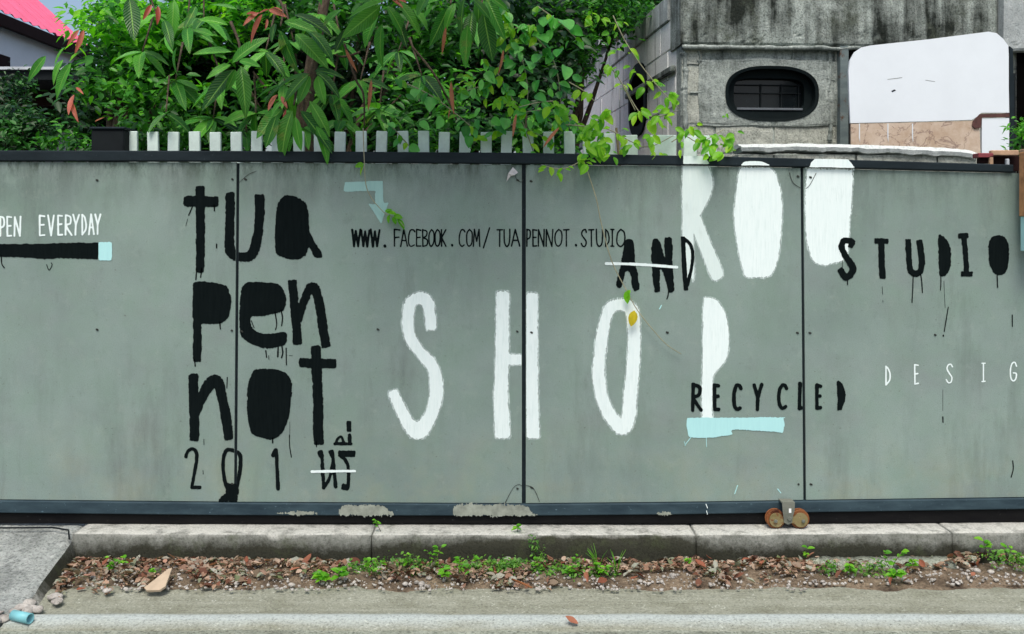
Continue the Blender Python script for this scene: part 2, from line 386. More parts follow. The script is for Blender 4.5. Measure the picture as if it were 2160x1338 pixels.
rows=[(yd(1300),-.0165),(yd(1318),-.0145),(yd(1338),-.012),(-1.4,-.011),(-3,-.01),(-12,-.01)]
strip_grid('road',-14,14,300,rows,M['road'],.006,6)
strip_grid('back_yard',-9,12,60,[(.14,.0),(1,.0),(4,0),(12,0),(30,0)],M['yard'],.01,2)

# kerb stones
kb=empty('kerb',(0,-.1,0)); tag(kb,'long mossy concrete kerb with paler top under the sliding gate','kerb')
def kerb_stone(px0,px1,dz0,dz1,label=None):
    n=int((px1-px0)/8); secs=[]
    for i in range(n+1):
        u=i/n; px=px0+(px1-px0)*u; x=(px-1080)/F*4.17; zt=.123+dz0+(dz1-dz0)*u
        j=lambda k,a: a*(float(fbm(x*14+k*9,k*3.3))-.5)
        e=.012 if 0<i<n else .0
        ch=.003+max(0,.04*(float(fbm(x*5,7.7))-.62)*3)
        yf=-.127
        secs.append([(x,.30,-.06),(x,.30,zt),(x,-.05,zt+j(5,.004)),(x,yf+ch+.004,zt+j(1,.009)),(x,yf+j(2,.012),zt-ch+j(6,.008)),(x,yf-.004+j(3,.012),zt*.5),(x,yf-.002+j(4,.012),.0),(x,yf,-.06)])
    if True:
        # pull the ends in a little so that the joints read as dark gaps
        for k in (0,-1):
            sgn=1 if k==0 else -1
            secs[k]=[(x+sgn*.0005,y+.003,z-.003) for x,y,z in secs[k]]
    o=MB().sweep(secs).build('kerb_stone',M['kerb'],kb,smooth=True); 
    return o
kerb_stone(150,782,.003,-.001); kerb_stone(783.5,1469,-.001,-.002); kerb_stone(1470.5,2011,-.001,.006); kerb_stone(2012.5,2600,.007,.016)
o=kerb_stone(-520,148,-.030,-.030)
# rough lighter footing at the right
secs=[]
for i in range(60):
    px=1690+i*5.6; z=.034+.012*(float(fbm(i*.31,3))-.5)-(.03 if i<3 or i>56 else 0); a=G(px,1183+8*float(fbm(i*.2,9)),.02)
    x=a.x; yy=-.20-.05*float(fbm(i*.18,1.7)); secs.append([(x,-.15,-.03),(x,-.15,z+.004),(x,yy+.01,z),(x,yy,z-.014),(x,yy-.006,-.03)])
MB().sweep(secs).build('footing',M['road'],kb,smooth=True)

# driveway ramp at the left
rows=[]; n=24; mb=MB(); vs=[]; nx=70
for j in range(n+1):
    u=j/n; y=.02+(G(65,1302).y-.02)*u; z=.121-(.121+.004)*u**1.15
    for i in range(nx+1):
        xr=-1.845+.062*u+.012*(float(fbm(u*9,3.3))-.5)
        x=-6+(xr+6)*(i/nx)**.35
        vs.append((x,y,z+.010*(float(fbm(x*7+9,y*7+9,5))-.5)-(.010 if i==nx else 0)))
fs=[(j*(nx+1)+i,j*(nx+1)+i+1,(j+1)*(nx+1)+i+1,(j+1)*(nx+1)+i) for j in range(n) for i in range(nx)]
k=len(vs)
for j in range(n+1):
    x,y,z=vs[j*(nx+1)+nx]; vs.append((x+.03+.03*float(fbm(j*.6,8)),y,-.03))
fs+=[(j*(nx+1)+nx,k+j,k+j+1,(j+1)*(nx+1)+nx) for j in range(n)]
mb=MB().add(vs,[f[::-1] for f in fs]); mb.m=[1 if i>=nx*n else 0 for i in range(len(fs))]
o=mb.build('driveway_ramp',[M['ramp'],M['kerb']],smooth=False); tag(o,kind='structure')

# ---------------------------------------------------------------- the sliding gate
gate=empty('sliding_gate',(0,0,.1)); tag(gate,'long grey cement board sliding gate with dark steel frame and hand-painted black and white lettering','gate')
RT=[(-400,317),(0,318),(500,319),(1105,323),(1440,329),(1700,335),(2135,348),(2140,348)]
RB=[(-400,339),(0,340),(500,341),(1105,346),(1440,349),(1700,353),(2135,364),(2140,364)]
PB=[(-400,1053),(0,1055),(500,1060),(1105,1063),(1440,1060),(1700,1056),(2160,1050),(2700,1040)]
BB=[(-400,1078),(0,1081),(500,1086),(1105,1087),(1440,1084),(1700,1080),(2160,1073),(2700,1064)]
S0=F/D0
def gx(px): return (px-1080)/S0
def gz(py): return H-(py-PYH)/S0
def rail(name,px0,px1,T,B,y0,y1,mat,c=.004,ex=0):
    secs=[]; n=max(2,int((px1-px0)/40))
    for i in range(n+1):
        px=px0+(px1-px0)*i/n; x=gx(px); zt=gz(interp(T,px)); zb=gz(interp(B,px)+ex)
        secs.append([(x,y0+c,zt),(x,y0,zt-c),(x,y0,zb+c),(x,y0+c,zb),(x,y1,zb),(x,y1,zt)])
    return MB().sweep(secs).build(name,mat,gate)
rail('top_rail',-400,2134,RT,RB,-.014,.045,M['steel'])
rail('bottom_rail',-400,2700,PB,BB,-.012,.045,M['railb'],ex=0)
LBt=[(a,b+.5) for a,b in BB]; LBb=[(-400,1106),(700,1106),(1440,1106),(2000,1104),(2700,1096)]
rail('lower_beam',-400,2700,LBt,LBb,.003,.09,M['shadow_steel'])  # fills the gap under the bottom rail with painted shade
JT=[(-140,-146),(502,496.5),(1105,1105),(1691.5,1697.5),(2290,2300)]
jw=[2.5,3.2,4.2,3.0,3]
for k in range(4):
    a,b=JT[k],JT[k+1]; wl,wr=jw[k],jw[k+1]
    def jx(j,py,s): return j[0]+(j[1]-j[0])*(py-345)/713+s
    xs=np.linspace(a[0]+wl,b[0]-wr,9); xb=np.linspace(a[1]+wl,b[1]-wr,9)
    right=2136 if k==3 else None
    poly=[(gx(x),gz(interp(RB,x)+2.0)) for x in xs if right is None or x<=2180]+[]
    if k==3:
        xs=np.linspace(a[0]+wl,2330,9); xb=np.linspace(a[1]+wl,2330,9); poly=[(gx(x),gz(interp(RB,min(x,2140))+2.0)) for x in xs]
    poly+=[(gx(x),gz(interp(PB,x)-1.5)) for x in xb[::-1]]
    MB().prism(poly,0.0,.012).build('panel',M['panel'],gate)
for j in JT[:4]:
    poly=[(gx(j[0]-14),gz(344)),(gx(j[0]+14),gz(344)),(gx(j[1]+14),gz(1061)),(gx(j[1]-14),gz(1061))]
    MB().prism(poly,.0135,.05).build('upright',M['steel'],gate)

# ---- hand-painted marks: each a thin coat of paint cut from a field of distances to its brush strokes
def rot_cells(f, x0, y0, c):
    """marching squares with merged runs; f>0 inside. returns verts (px,py), faces"""
    ny,nx=f.shape; ins=f>0; V={}; vs=[]; fs=[]
    def vert(key,p):
        if key not in V: V[key]=len(vs); vs.append(p)
        return V[key]
    A=ins[:-1,:-1]; B=ins[:-1,1:]; C=ins[1:,1:]; D=ins[1:,:-1]
    full=A&B&C&D; anyc=A|B|C|D
    for j in range(ny-1):
        row=full[j]; i=0
        idx=np.flatnonzero(row)
        if len(idx):
            cuts=np.flatnonzero(np.diff(idx)>1); st=np.r_[idx[0],idx[cuts+1]]; en=np.r_[idx[cuts],idx[-1]]
            for s_,e_ in zip(st,en):
                q=[('n',j,s_),('n',j,e_+1),('n',j+1,e_+1),('n',j+1,s_)]
                fs.append([vert(k,(x0+k[2]*c,y0+k[1]*c)) for k in q])
        for i in np.flatnonzero(anyc[j]&~row):
            cs=[(j,i),(j,i+1),(j+1,i+1),(j+1,i)]; poly=[]
            for k in range(4):
                p,q=cs[k],cs[(k+1)%4]; fp,fq=f[p],f[q]
                if fp>0: poly.append(vert(('n',)+p,(x0+p[1]*c,y0+p[0]*c)))
                if (fp>0)!=(fq>0):
                    t=fp/(fp-fq); key=('e',)+min(p,q)+max(p,q)
                    poly.append(vert(key,(x0+(p[1]+(q[1]-p[1])*t)*c,y0+(p[0]+(q[0]-p[0])*t)*c)))
            if len(poly)>2: fs.append(poly)
    return vs,fs
def seg_dist(X,Y,a,b,flat=False):
    ax,ay=a; bx,by=b; dx,dy=bx-ax,by-ay; L=dx*dx+dy*dy+1e-9
    t0=((X-ax)*dx+(Y-ay)*dy)/L; t=np.clip(t0,0,1); l=math.sqrt(L)
    al_=np.abs(t0-t)*l; pe=np.abs((X-ax)*dy-(Y-ay)*dx)/l
    if not flat: return np.hypot(al_,pe),t
    return (al_**5+pe**5)**.2,t
def paint(name,mat,strokes=(),outlines=(),layer=1,tf=(0,0,1),cell=None,rough=None,smooth=True,yoff=0.0,joints=True,label=None,parent=None):
    """strokes: (points, width) in crop units; outlines: closed point lists; tf=(ox,oy,scale)"""
    if rough is None: rough=1.0
    ox,oy,s=tf; T=lambda p:(ox+p[0]/s,oy+p[1]/s)
    st=[([T(p) for p in pts],(w_/s if not isinstance(w_,(list,tuple)) else [q/s for q in w_])) for pts,w_ in strokes]
    ol=[[T(p) for p in pts] for pts in outlines]
    allp=[p for q,_ in st for p in q]+[p for q in ol for p in q]
    mw=max([max(w_) if isinstance(w_,list) else w_ for _,w_ in st]+[0]); pad=mw/2+6
    x0=min(p[0] for p in allp)-pad; x1=max(p[0] for p in allp)+pad; y0=min(p[1] for p in allp)-pad; y1=max(p[1] for p in allp)+pad
    if cell is None: cell=.7 if (mw<8 and not ol) else 1.3
    X,Yy=np.meshgrid(np.arange(x0,x1,cell),np.arange(y0,y1,cell)); f=np.full(X.shape,-1e3)
    for pts,w_ in st:
        ws=w_ if isinstance(w_,list) else [w_]*len(pts)
        q=[(p[0],p[1],ww) for p,ww in zip(pts,ws)]
        if smooth and len(q)>2: q=[tuple(v) for v in catmull(q,False,5)]
        for a,b in zip(q[:-1],q[1:]):
            d,t=seg_dist(X,Yy,a[:2],b[:2],a[2]>9); f=np.maximum(f,(a[2]+(b[2]-a[2])*t)/2*(1.07 if a[2]>9 else 1)-d)
    for pts in ol:
        q=[tuple(v) for v in catmull(pts,True,4)]; d=np.full(X.shape,1e3); ins=np.zeros(X.shape,bool)
        for a,b in zip(q,q[1:]+q[:1]):
            dd,_=seg_dist(X,Yy,a,b); d=np.minimum(d,dd)
            cond=(a[1]>Yy)!=(b[1]>Yy)
            with np.errstate(divide='ignore',invalid='ignore'):
                xi=(b[0]-a[0])*(Yy-a[1])/(b[1]-a[1]+1e-12)+a[0]
            ins^=cond&(X<xi)
        f=np.maximum(f,np.where(ins,d,-d))
    sc=min(1.0,max(mw,20 if ol else 0)/18.0)*rough
    f=f+sc*(3.2*(fbm(X/30+3,Yy/30,2)-.37)+1.3*(vnoise(X/5+3,Yy/5)-.5)+1.3*(vnoise(X/2.3,Yy/2.3+40)-.5)+1.6*(vnoise(X/1.5,Yy/7.5+9)-.5))
    if joints:
        for (jt,jb),wj in zip(JT,jw):
            xj=jt+(jb-jt)*(Yy-345)/713; f=np.minimum(f,np.abs(X-xj)-wj-.2)
    fringe=(mat in (M['white'],M['ghost'])) and max(mw,20 if ol else 0)>15 and yoff==0
    if fringe: f=f-.9
    vs,fs=rot_cells(f,x0,y0,cell)
    if not fs: return None
    y=-(.0009+.0006*layer)+yoff
    mb=MB(); mb.add([(gx(a),y,gz(b)) for a,b in vs],[q[::-1] for q in fs])
    mats=mat
    if fringe:
        pass
        X2=f+3.0+1.8*(vnoise(X/2.2,Yy/6)-.5)
        if joints:
            for (jt,jb),wj in zip(JT,jw): X2=np.minimum(X2,np.abs(X-(jt+(jb-jt)*(Yy-345)/713))-wj-.2)
        v2,f2=rot_cells(X2,x0,y0,cell); mb.add([(gx(a),y+.0003,gz(b)) for a,b in v2],[q[::-1] for q in f2],1); mats=[mat,M['fringe']]
    o=mb.build(name,mats,parent or gate)
    me=o.data
    if label: o['label']=label
    return o
C4=(0,330,3.616); C5=(360,370,3.2625); C6=(360,740,4.181); C7=(700,350,3.2727); C8=(1240,320,4.182); C9=(1680,320,4.181); C10=(780,590,3.717); C11=(1360,600,2.7)
BK,WH,MT,GH=M['black'],M['white'],M['mint'],M['ghost']
def L(ch,col_='black',word=''): return '%s hand-painted letter %s%s'%(col_,ch,(' of '+word) if word else '')
# tua pen not
paint('painted_letter',BK,[([(202,105),(205,300),(207,480),(203,640)],58),([(125,178),(295,180)],70)],tf=C5,label=L('t','thick black','tua'))
paint('painted_letter',BK,[([(410,150),(408,300),(405,480),(435,545),(500,562),(560,540),(598,420),(612,280),(613,165)],[62,62,62,62,56,62,60,62,70])],tf=C5,label=L('u','thick black','tua'))
paint('painted_letter',BK,[],[[(800,135),(860,145),(920,180),(945,240),(955,370),(990,450),(1045,550),(1020,570),(990,560),(950,500),(930,550),(870,578),(790,572),(735,545),(720,500),(722,300),(740,190),(770,150)]],tf=C5,label=L('a','filled black','tua'))
paint('painted_letter',BK,[],[[(160,735),(220,728),(300,740),(380,760),(402,800),(416,850),(412,920),(395,980),(350,1015),(270,1022),(216,1026),(213,1060),(215,1150),(210,1270),(196,1285),(165,1285),(152,1250),(155,1100),(150,900),(152,780)]],tf=C5,label=L('p','filled black','pen'))
paint('painted_letter',BK,[],[[(540,735),(640,735),(740,748),(780,800),(795,860),(780,920),(740,945),(650,968),(565,970),(550,1000),(565,1050),(620,1085),(700,1087),(765,1075),(800,1085),(803,1130),(780,1170),(720,1185),(640,1188),(560,1160),(490,1110),(475,1040),(475,900),(485,800),(505,755)]],tf=C5,label=L('e','filled black','pen'))
paint('painted_letter',BK,[([(838,750),(850,850),(862,1000),(872,1135)],58),([(880,985),(912,880),(950,795),(985,778),(1015,850),(1042,1000),(1067,1155)],[50,55,58,60,60,60,58])],tf=C5,label=L('n','black','pen'))
paint('painted_letter',BK,[([(202,245),(205,450),(210,620),(208,755)],80),([(225,540),(290,380),(370,275),(425,300),(458,430),(490,600),(512,745)],[70,84,98,90,80,82,78])],tf=C6,label=L('n','black','not'))
paint('painted_letter',BK,[],[[(760,165),(860,160),(950,168),(1020,200),(1060,250),(1070,330),(1062,450),(1045,580),(1010,680),(970,740),(900,778),(820,770),(720,735),(690,650),(675,520),(672,400),(690,280),(720,200)]],tf=C6,label=L('o','filled black','not'))
paint('painted_letter',BK,[([(1278,0),(1290,200),(1298,400),(1302,600),(1306,785)],84),([(1170,105),(1420,115)],78)],tf=C6,label=L('t','thick black','not'))
paint('painted_numeral',BK,[([(135,935),(150,890),(190,865),(225,890),(230,960),(210,1080),(188,1200)],[30,28,28,30,30,28,30]),([(188,1205),(258,1205)],32)],tf=C6,label='black hand-painted numeral 2')
paint('painted_numeral',BK,[([(560,880),(500,875),(470,930),(462,1020),(475,1130),(500,1210),(540,1240)],32),([(560,882),(608,910),(618,980),(605,1100),(578,1240)],34)],tf=C6,label='black hand-painted numeral 0 over the panel joint')
paint('painted_patch',BK,[],[[(485,1180),(560,1170),(602,1190),(600,1250),(582,1330),(520,1334),(430,1335),(445,1290),(490,1240)]],tf=C6,layer=2,joints=False,rough=1.6,label='black paint smudge at the foot of the joint')
paint('painted_numeral',BK,[([(905,922),(930,878),(940,1050),(948,1218)],[34,30,32,32])],tf=C6,label='black hand-painted numeral 1')
paint('painted_letter',BK,[([(1322,902),(1336,960),(1342,1080),(1350,1212)],[46,30,30,26]),([(1350,1212),(1398,1130),(1422,1040),(1432,960),(1420,900)],[24,26,28,28,46]),([(1432,950),(1446,1100),(1456,1200)],30)],tf=C6,label='black hand-painted Thai letter')
paint('painted_letter',BK,[([(1505,908),(1600,908)],52),([(1500,925),(1550,980),(1568,1060),(1564,1195),(1535,1202)],[30,32,32,34,52])],tf=C6,label='black hand-painted Thai letter')
paint('painted_letter',BK,[([(1455,818),(1472,778),(1505,760),(1530,815)],22),([(1452,820),(1590,820)],28),([(1578,745),(1580,815)],34),([(1572,640),(1572,692)],42)],tf=C6,label='black hand-painted Thai vowel mark')
paint('painted_stroke',WH,[([(1245,1066),(1440,1062),(1625,1061)],22)],tf=C6,layer=2,label='white strike-through line over the Thai letters')
def drips(name,mat,items,tf,layer=1):
    for it in items: paint(name,mat,[it],tf=tf,layer=layer,rough=1.2,cell=.6)
drips('paint_drip',BK,[([(152,212),(125,275)],9),([(118,300),(104,350)],3),([(300,205),(302,245)],9),([(180,640),(174,718)],9),([(214,640),(207,703)],9),([(317,475),(316,500)],9)],C5)
drips('paint_drip',BK,[([(718,940),(730,1020),(722,1062)],9),([(760,930),(770,980),(764,1035)],9),([(740,1180),(738,1248)],10),([(766,1175),(772,1220),(764,1255)],10),([(795,1190),(797,1305)],8),([(655,1208),(661,1252)],8),([(555,1000),(575,1050)],6),([(675,1240),(677,1268)],4)],C5)
drips('paint_drip',BK,[([(338,1010),(343,1057)],9),([(165,1270),(170,1312)],9),([(815,1240),(840,1242)],3)],C5)
drips('paint_drip',BK,[([(1048,745),(1050,840),(1065,938)],9),([(1052,625),(1051,742)],3.5),([(900,770),(900,812)],12),([(500,235),(496,330)],9),([(293,780),(295,830)],5),([(286,1055),(288,1088)],6),([(1285,800),(1287,848)],9)],C6)
0 and paint('paint_patch',GH,[],[[(190,105),(250,103),(238,150),(222,200),(200,170)]],tf=C6,layer=0,rough=1.4)
# left writing
def glyph(ch):
    return {'A':[[(0,1),(.46,0),(1,1)],[(.2,.66),(.82,.66)]],'B':[[(0,0),(.06,1)],[(0,.02),(.75,.08),(.85,.24),(.6,.42),(.05,.5)],[(.05,.5),(.85,.6),(1,.78),(.75,.95),(.06,1)]],
    'C':[[(1,.13),(.8,.02),(.4,.03),(.1,.25),(.03,.55),(.12,.86),(.45,1),(.9,.93)]],'D':[[(0,0),(.02,1)],[(0,0),(.6,.14),(.95,.45),(.85,.75),(.02,1)]],
    'E':[[(1,.03),(0,0),(.02,1),(1,.98)],[(0,.48),(.85,.46)]],'F':[[(1,.03),(0,0),(.05,1)],[(0,.48),(.8,.46)]],
    'G':[[(.95,.2),(.7,.0),(.25,.1),(.05,.45),(.1,.85),(.45,1),(.85,.9),(.9,.6),(.5,.58)]],'I':[[(.5,0),(.5,1)],[(0,0),(1,0)],[(0,1),(1,1)]],
    'K':[[(0,0),(.04,1)],[(.95,0),(.05,.5),(1,1)]],'L':[[(.2,0),(0,1),(1,.98)]],'M':[[(0,1),(.15,0),(.5,.7),(.85,0),(1,1)]],'N':[[(0,1),(.05,0),(.9,1),(1,0)]],
    'O':[[(.5,0),(.12,.2),(0,.5),(.1,.85),(.45,1),(.85,.85),(1,.5),(.9,.15),(.5,0)]],'P':[[(.05,0),(0,1)],[(.05,0),(.8,.06),(1,.25),(.8,.48),(.05,.58)]],
    'R':[[(.05,0),(0,1)],[(.05,0),(.75,.08),(.85,.25),(.7,.42),(.1,.55),(1,1)]],'S':[[(1,.16),(.75,0),(.25,.06),(.1,.28),(.5,.5),(.92,.72),(.75,.97),(.3,1),(0,.84)]],
    'T':[[(0,.02),(1,0)],[(.5,0),(.52,1)]],'U':[[(0,0),(.05,.75),(.4,1),(.8,.9),(.95,.5),(.98,0)]],'V':[[(0,0),(.5,1),(1,0)]],
    'W':[[(0,0),(.25,1),(.48,.1),(.75,1),(1,.02)]],'Y':[[(0,0),(.48,.5),(.42,1)],[(1,0),(.5,.5)]],'/':[[(0,1),(1,0)]],'.':[[(.5,.93),(.55,.96)]],
    'H':[[(0,0),(0,1)],[(1,0),(1,1)],[(0,.5),(1,.5)]],'Z':[[(0,0),(1,0),(0,1),(1,1)]]}[ch]
def text(cells,y0,y1,w_,mat,tf,word,colname,layer=1,slope=0,curve='BCDGOPRSU'):
    for ch,a,b,*ex in cells:
        yy0,yy1=(ex[0],ex[1]) if ex else (y0+slope*(a-cells[0][1]),y1+slope*(a-cells[0][1]))
        ww=ex[2] if len(ex)>2 else w_
        j=lambda: random.uniform(-.03,.03)
        st=[([(a+(b-a)*(x+j()),yy0+(yy1-yy0)*(y+j()*.5)) for x,y in g],ww if ch!='.' else ww*1.6) for g in glyph(ch)]
        paint('painted_letter',mat,st,tf=tf,layer=layer,smooth=ch in curve,label=L(ch if ch!='.' else 'dot',colname,word),rough=.9)
text([('O',-66,-26),('P',3,34),('E',57,88),('N',112,157)],462,608,14,WH,C4,'OPEN','small white')
text([('E',305,340),('V',368,412),('E',444,476),('R',502,548),('Y',558,604),('D',628,658),('A',680,718),('Y',728,768)],452,603,14,WH,C4,'EVERYDAY','small white',slope=-.02)
paint('painted_bar',BK,[],[[(-60,668),(-10,666),(200,668),(400,665),(600,660),(745,660),(752,672),(750,775),(735,786),(600,782),(500,776),(340,782),(200,772),(0,765),(-60,765)]],tf=C4,label='long black painted bar under OPEN EVERYDAY',joints=False)
paint('painted_square',MT,[],[[(756,658),(800,656),(845,656),(853,664),(854,720),(852,785),(844,794),(800,793),(756,790),(753,725)]],tf=C4,layer=2,label='pale blue painted square at the end of the black bar',rough=.5)
drips('paint_drip',BK,[([(10,760),(15,820),(34,850)],9),([(357,826),(375,868),(398,830),(391,812)],6),([(1653,670),(1652,698)],9)],C4)
# web address
text([('W',140,196,440,556,15),('W',204,258,444,556,15),('W',270,328,440,556,15),('.',352,380,440,560,13),('F',432,470),('A',474,522),('C',528,572),('E',585,613),('B',627,662),('O',670,706),('O',712,748),('K',756,788),('.',820,842),('C',879,918),('O',930,970),('M',978,1022),('/',1046,1090,430,566),
  ('T',1140,1178),('U',1190,1230),('A',1242,1296),('P',1346,1370),('E',1388,1414),('N',1426,1466),('N',1480,1524),('O',1541,1590),('T',1600,1637),('.',1668,1700),('S',1722,1758),('T',1774,1808),('U',1826,1870),('D',1890,1914),('I',1926,1946),('O',1966,2024)],440,555,10,BK,C7,'the web address','small black')
# arrow
paint('painted_arrow',M['teal'],[],[[(90,125),(100,113),(220,108),(345,105),(352,120),(355,180),(358,252),(390,255),(385,275),(365,330),(345,395),(335,392),(300,335),(258,270),(265,264),(298,262),(297,200),(295,174),(200,176),(92,178),(84,150)]],tf=C7,rough=.4,smooth=False,label='pale blue painted arrow pointing down')
# ROO
paint('painted_letter',M['ghost'],[],[[(836,124),(838,121),(1040,121),(1062,128),(1085,180),(1103,260),(1095,340),(1060,430),(998,560),(996,570),(1040,680),(1100,830),(1160,970),(1193,1070),(1185,1108),(1112,1140),(1060,1050),(1000,900),(938,740),(936,760),(938,900),(944,1060),(930,1148),(905,1110),(850,1100),(832,900),(832,500),(830,300)]],tf=C8,layer=0,rough=.6,label=L('R','tall white','ROO'))
paint('painted_letter',M['ghost'],[],[[(836,45),(838,39),(930,39),(1018,42),(1030,60),(1050,85),(1058,112),(950,112),(838,111),(836,105)]],tf=C8,yoff=-.0141,rough=.25,label='top of the tall white letter R on the rail')
OO=[[(1348,139),(1360,136),(1590,140),(1610,146),(1650,190),(1690,290),(1710,450),(1718,560),(1700,800),(1680,950),(1640,1050),(1600,1100),(1500,1115),(1410,1112),(1375,1070),(1340,930),(1300,720),(1285,560),(1300,400),(1320,250),(1330,180)]]
paint('painted_letter',WH,[],OO,tf=C8,layer=0,label=L('O','first tall filled white','ROO'))
paint('painted_letter',WH,[],[[(1352,124),(1356,110),(1375,92),(1440,87),(1520,90),(1570,108),(1590,124),(1480,123)]],tf=C8,yoff=-.0141,rough=.3,label='top of the first filled white letter O on the rail')
paint('painted_letter',WH,[],[[(100,152),(110,149),(480,158),(492,164),(498,250),(490,450),(470,650),(468,800),(440,920),(400,965),(330,985),(250,1003),(150,970),(110,880),(85,750),(75,500),(80,300),(92,200)]],tf=C9,layer=0,label=L('O','second tall filled white','ROO'))
paint('painted_letter',WH,[],[[(150,70),(160,66),(440,72),(452,80),(480,112),(490,128),(488,146),(300,141),(112,138),(112,128),(120,100)]],tf=C9,yoff=-.0141,rough=.3,label='top of the second filled white letter O on the rail')
# AND
paint('painted_letter',BK,[],[[(345,775),(385,775),(405,800),(415,900),(420,1000),(440,1100),(455,1200),(440,1222),(400,1222),(385,1150),(372,1075),(360,1062),(335,1065),(312,1130),(290,1200),(250,1180),(265,1100),(290,1000),(310,880),(325,800)]],tf=C8,layer=1,label=L('A','thick black','AND'))
paint('painted_letter',BK,[],[[(575,770),(610,765),(640,800),(672,915),(678,915),(675,780),(685,758),(735,755),(748,800),(748,1000),(760,1200),(756,1236),(712,1238),(690,1150),(642,1030),(635,1150),(635,1225),(628,1236),(590,1235),(570,1100),(562,900),(562,800)]],tf=C8,layer=1,label=L('N','thick black','AND'))
paint('painted_letter',BK,[([(840,768),(845,900),(855,1100),(865,1205)],38),([(848,768),(900,815),(925,900),(915,1020),(890,1130),(868,1205)],30)],tf=C8,layer=1,label=L('D','black','AND'))
paint('painted_stroke',WH,[([(162,988),(450,995),(785,1020)],24)],tf=C8,layer=2,label='white strike-through line across AND')
drips('paint_drip',BK,[([(712,1225),(707,1270),(697,1300)],10)],C8)
# STUDIO
paint('painted_letter',BK,[([(482,825),(488,795),(455,785),(415,790),(398,835),(425,910),(475,985),(498,1035),(470,1090),(430,1105),(392,1055)],[46,50,50,48,48,50,54,56,56,52,50])],tf=C9,layer=2,label=L('S','thick black','STUDIO'))
paint('painted_letter',BK,[([(710,788),(786,790)],46),([(748,800),(750,950),(758,1095)],52)],tf=C9,layer=1,label=L('T','thick black','STUDIO'))
paint('painted_letter',BK,[([(985,798),(990,950),(1008,1050),(1050,1076),(1092,1050),(1104,950),(1085,805)],[50,50,50,48,48,52,54])],tf=C9,layer=1,label=L('U','thick black','STUDIO'))
paint('painted_letter',BK,[],[[(1250,750),(1275,735),(1320,770),(1355,840),(1362,930),(1350,1030),(1320,1085),(1290,1100),(1265,1095),(1258,1000),(1255,880)]],tf=C9,layer=1,label=L('D','filled black','STUDIO'))
paint('painted_letter',BK,[([(1448,745),(1492,742)],44),([(1475,750),(1490,900),(1500,1070)],45),([(1472,1080),(1532,1080)],44)],tf=C9,layer=1,label=L('I','thick black','STUDIO'))
paint('painted_letter',BK,[],[[(1780,738),(1830,750),(1865,810),(1875,900),(1868,1000),(1840,1070),(1790,1090),(1740,1070),(1705,1000),(1693,900),(1695,810),(1725,755)]],tf=C9,layer=1,label=L('O','filled black','STUDIO'))
drips('paint_drip',BK,[([(1028,1095),(1025,1200),(1018,1330)],10),([(1095,1085),(1104,1150),(1110,1244)],10)],C9)
drips('paint_drip',BK,[([(1272,1090),(1273,1160),(1268,1222)],10),([(1300,1140),(1303,1230),(1310,1380)],4)],C9)
drips('paint_drip',BK,[([(1768,1085),(1770,1150),(1772,1196)],10),([(448,1120),(450,1172)],10),([(403,960),(404,1090)],4),([(755,1190),(758,1260)],4),([(760,1310),(761,1328)],5)],C9,3)
# SHOP
paint('painted_letter',WH,[([(480,352),(470,260),(445,175),(390,145),(325,180),(302,260),(300,360),(325,470),(400,575),(480,665),(520,780),(518,920),(480,1060),(420,1150),(370,1180),(300,1120),(235,1000),(192,905)],[86,88,88,86,86,86,84,84,84,88,96,98,96,112,118,92,86,78])],tf=C10,label=L('S','tall white','SHOP'))
paint('painted_letter',WH,[([(1043,142),(1038,500),(1030,900),(1040,1185)],[100,102,106,114]),([(1272,150),(1270,500),(1270,900),(1280,1195)],[90,92,94,98]),([(1090,625),(1190,628)],78)],tf=C10,label=L('H','tall white over the panel joint','SHOP'))
paint('painted_letter',WH,[([(1965,195),(1890,220),(1845,320),(1815,500),(1795,700),(1815,900),(1870,1040),(1930,1120),(1985,1150),(2025,1080),(2042,900),(2062,700),(2072,500),(2068,320),(2040,225),(1965,195)],[78,80,80,88,92,92,96,100,110,104,100,96,92,92,92,78])],tf=C10,label=L('O','tall white','SHOP'))
paint('painted_letter',WH,[],[[(342,76),(385,75),(430,110),(465,190),(480,290),(475,380),(450,450),(400,510),(388,560),(386,700),(390,765),(380,768),(328,768),(323,600),(328,400),(330,200),(335,90)]],tf=C11,layer=0,label=L('P','tall filled white','SHOP'))
# RECYCLED, DESIGN, bar
text([('R',272,322,570,716),('E',397,420,572,714),('C',507,546,574,712),('Y',622,665,572,712),('C',762,806,574,706),('L',880,902,566,706),('E',980,1000,574,706)],565,720,21,BK,C11,'RECYCLED','black',layer=2)
paint('painted_letter',BK,[],[[(1094,556),(1108,553),(1130,575),(1141,625),(1138,670),(1120,710),(1105,716),(1095,710),(1098,630)]],tf=C11,layer=1,label=L('D','filled black','RECYCLED'))
text([('D',1373,1397,468,572,9),('E',1537,1557,458,567,8),('S',1717,1751,454,559,8),('I',1919,1938,450,553,7),('G',2080,2118,445,550,8),('N',2290,2330,440,545,8)],450,560,8,WH,C11,'DESIGN','small white')
paint('painted_bar',MT,[],[[(242,764),(260,760),(500,759),(775,757),(790,765),(793,800),(788,838),(778,846),(740,838),(620,832),(502,829),(498,856),(440,864),(380,872),(300,874),(256,868),(246,850),(240,810)]],tf=C11,layer=2,label='pale blue painted bar under RECYCLED',rough=.7)
drips('paint_drip',MT,[([(262,872),(228,916)],4),([(225,895),(232,918)],3),([(528,1145),(512,1192)],5),([(757,1165),(775,1188)],6),([(95,120),(84,140)],6),([(350,870),(352,925)],3)],C11)
drips('paint_drip',BK,[([(1728,130),(1705,268)],6),([(1700,290),(1700,294)],9),([(2092,175),(2093,240)],6),([(2095,1005),(2098,1050),(2086,1098)],6),([(1697,755),(1698,785)],7),([(1697,600),(1697,720)],1.8)],C11)
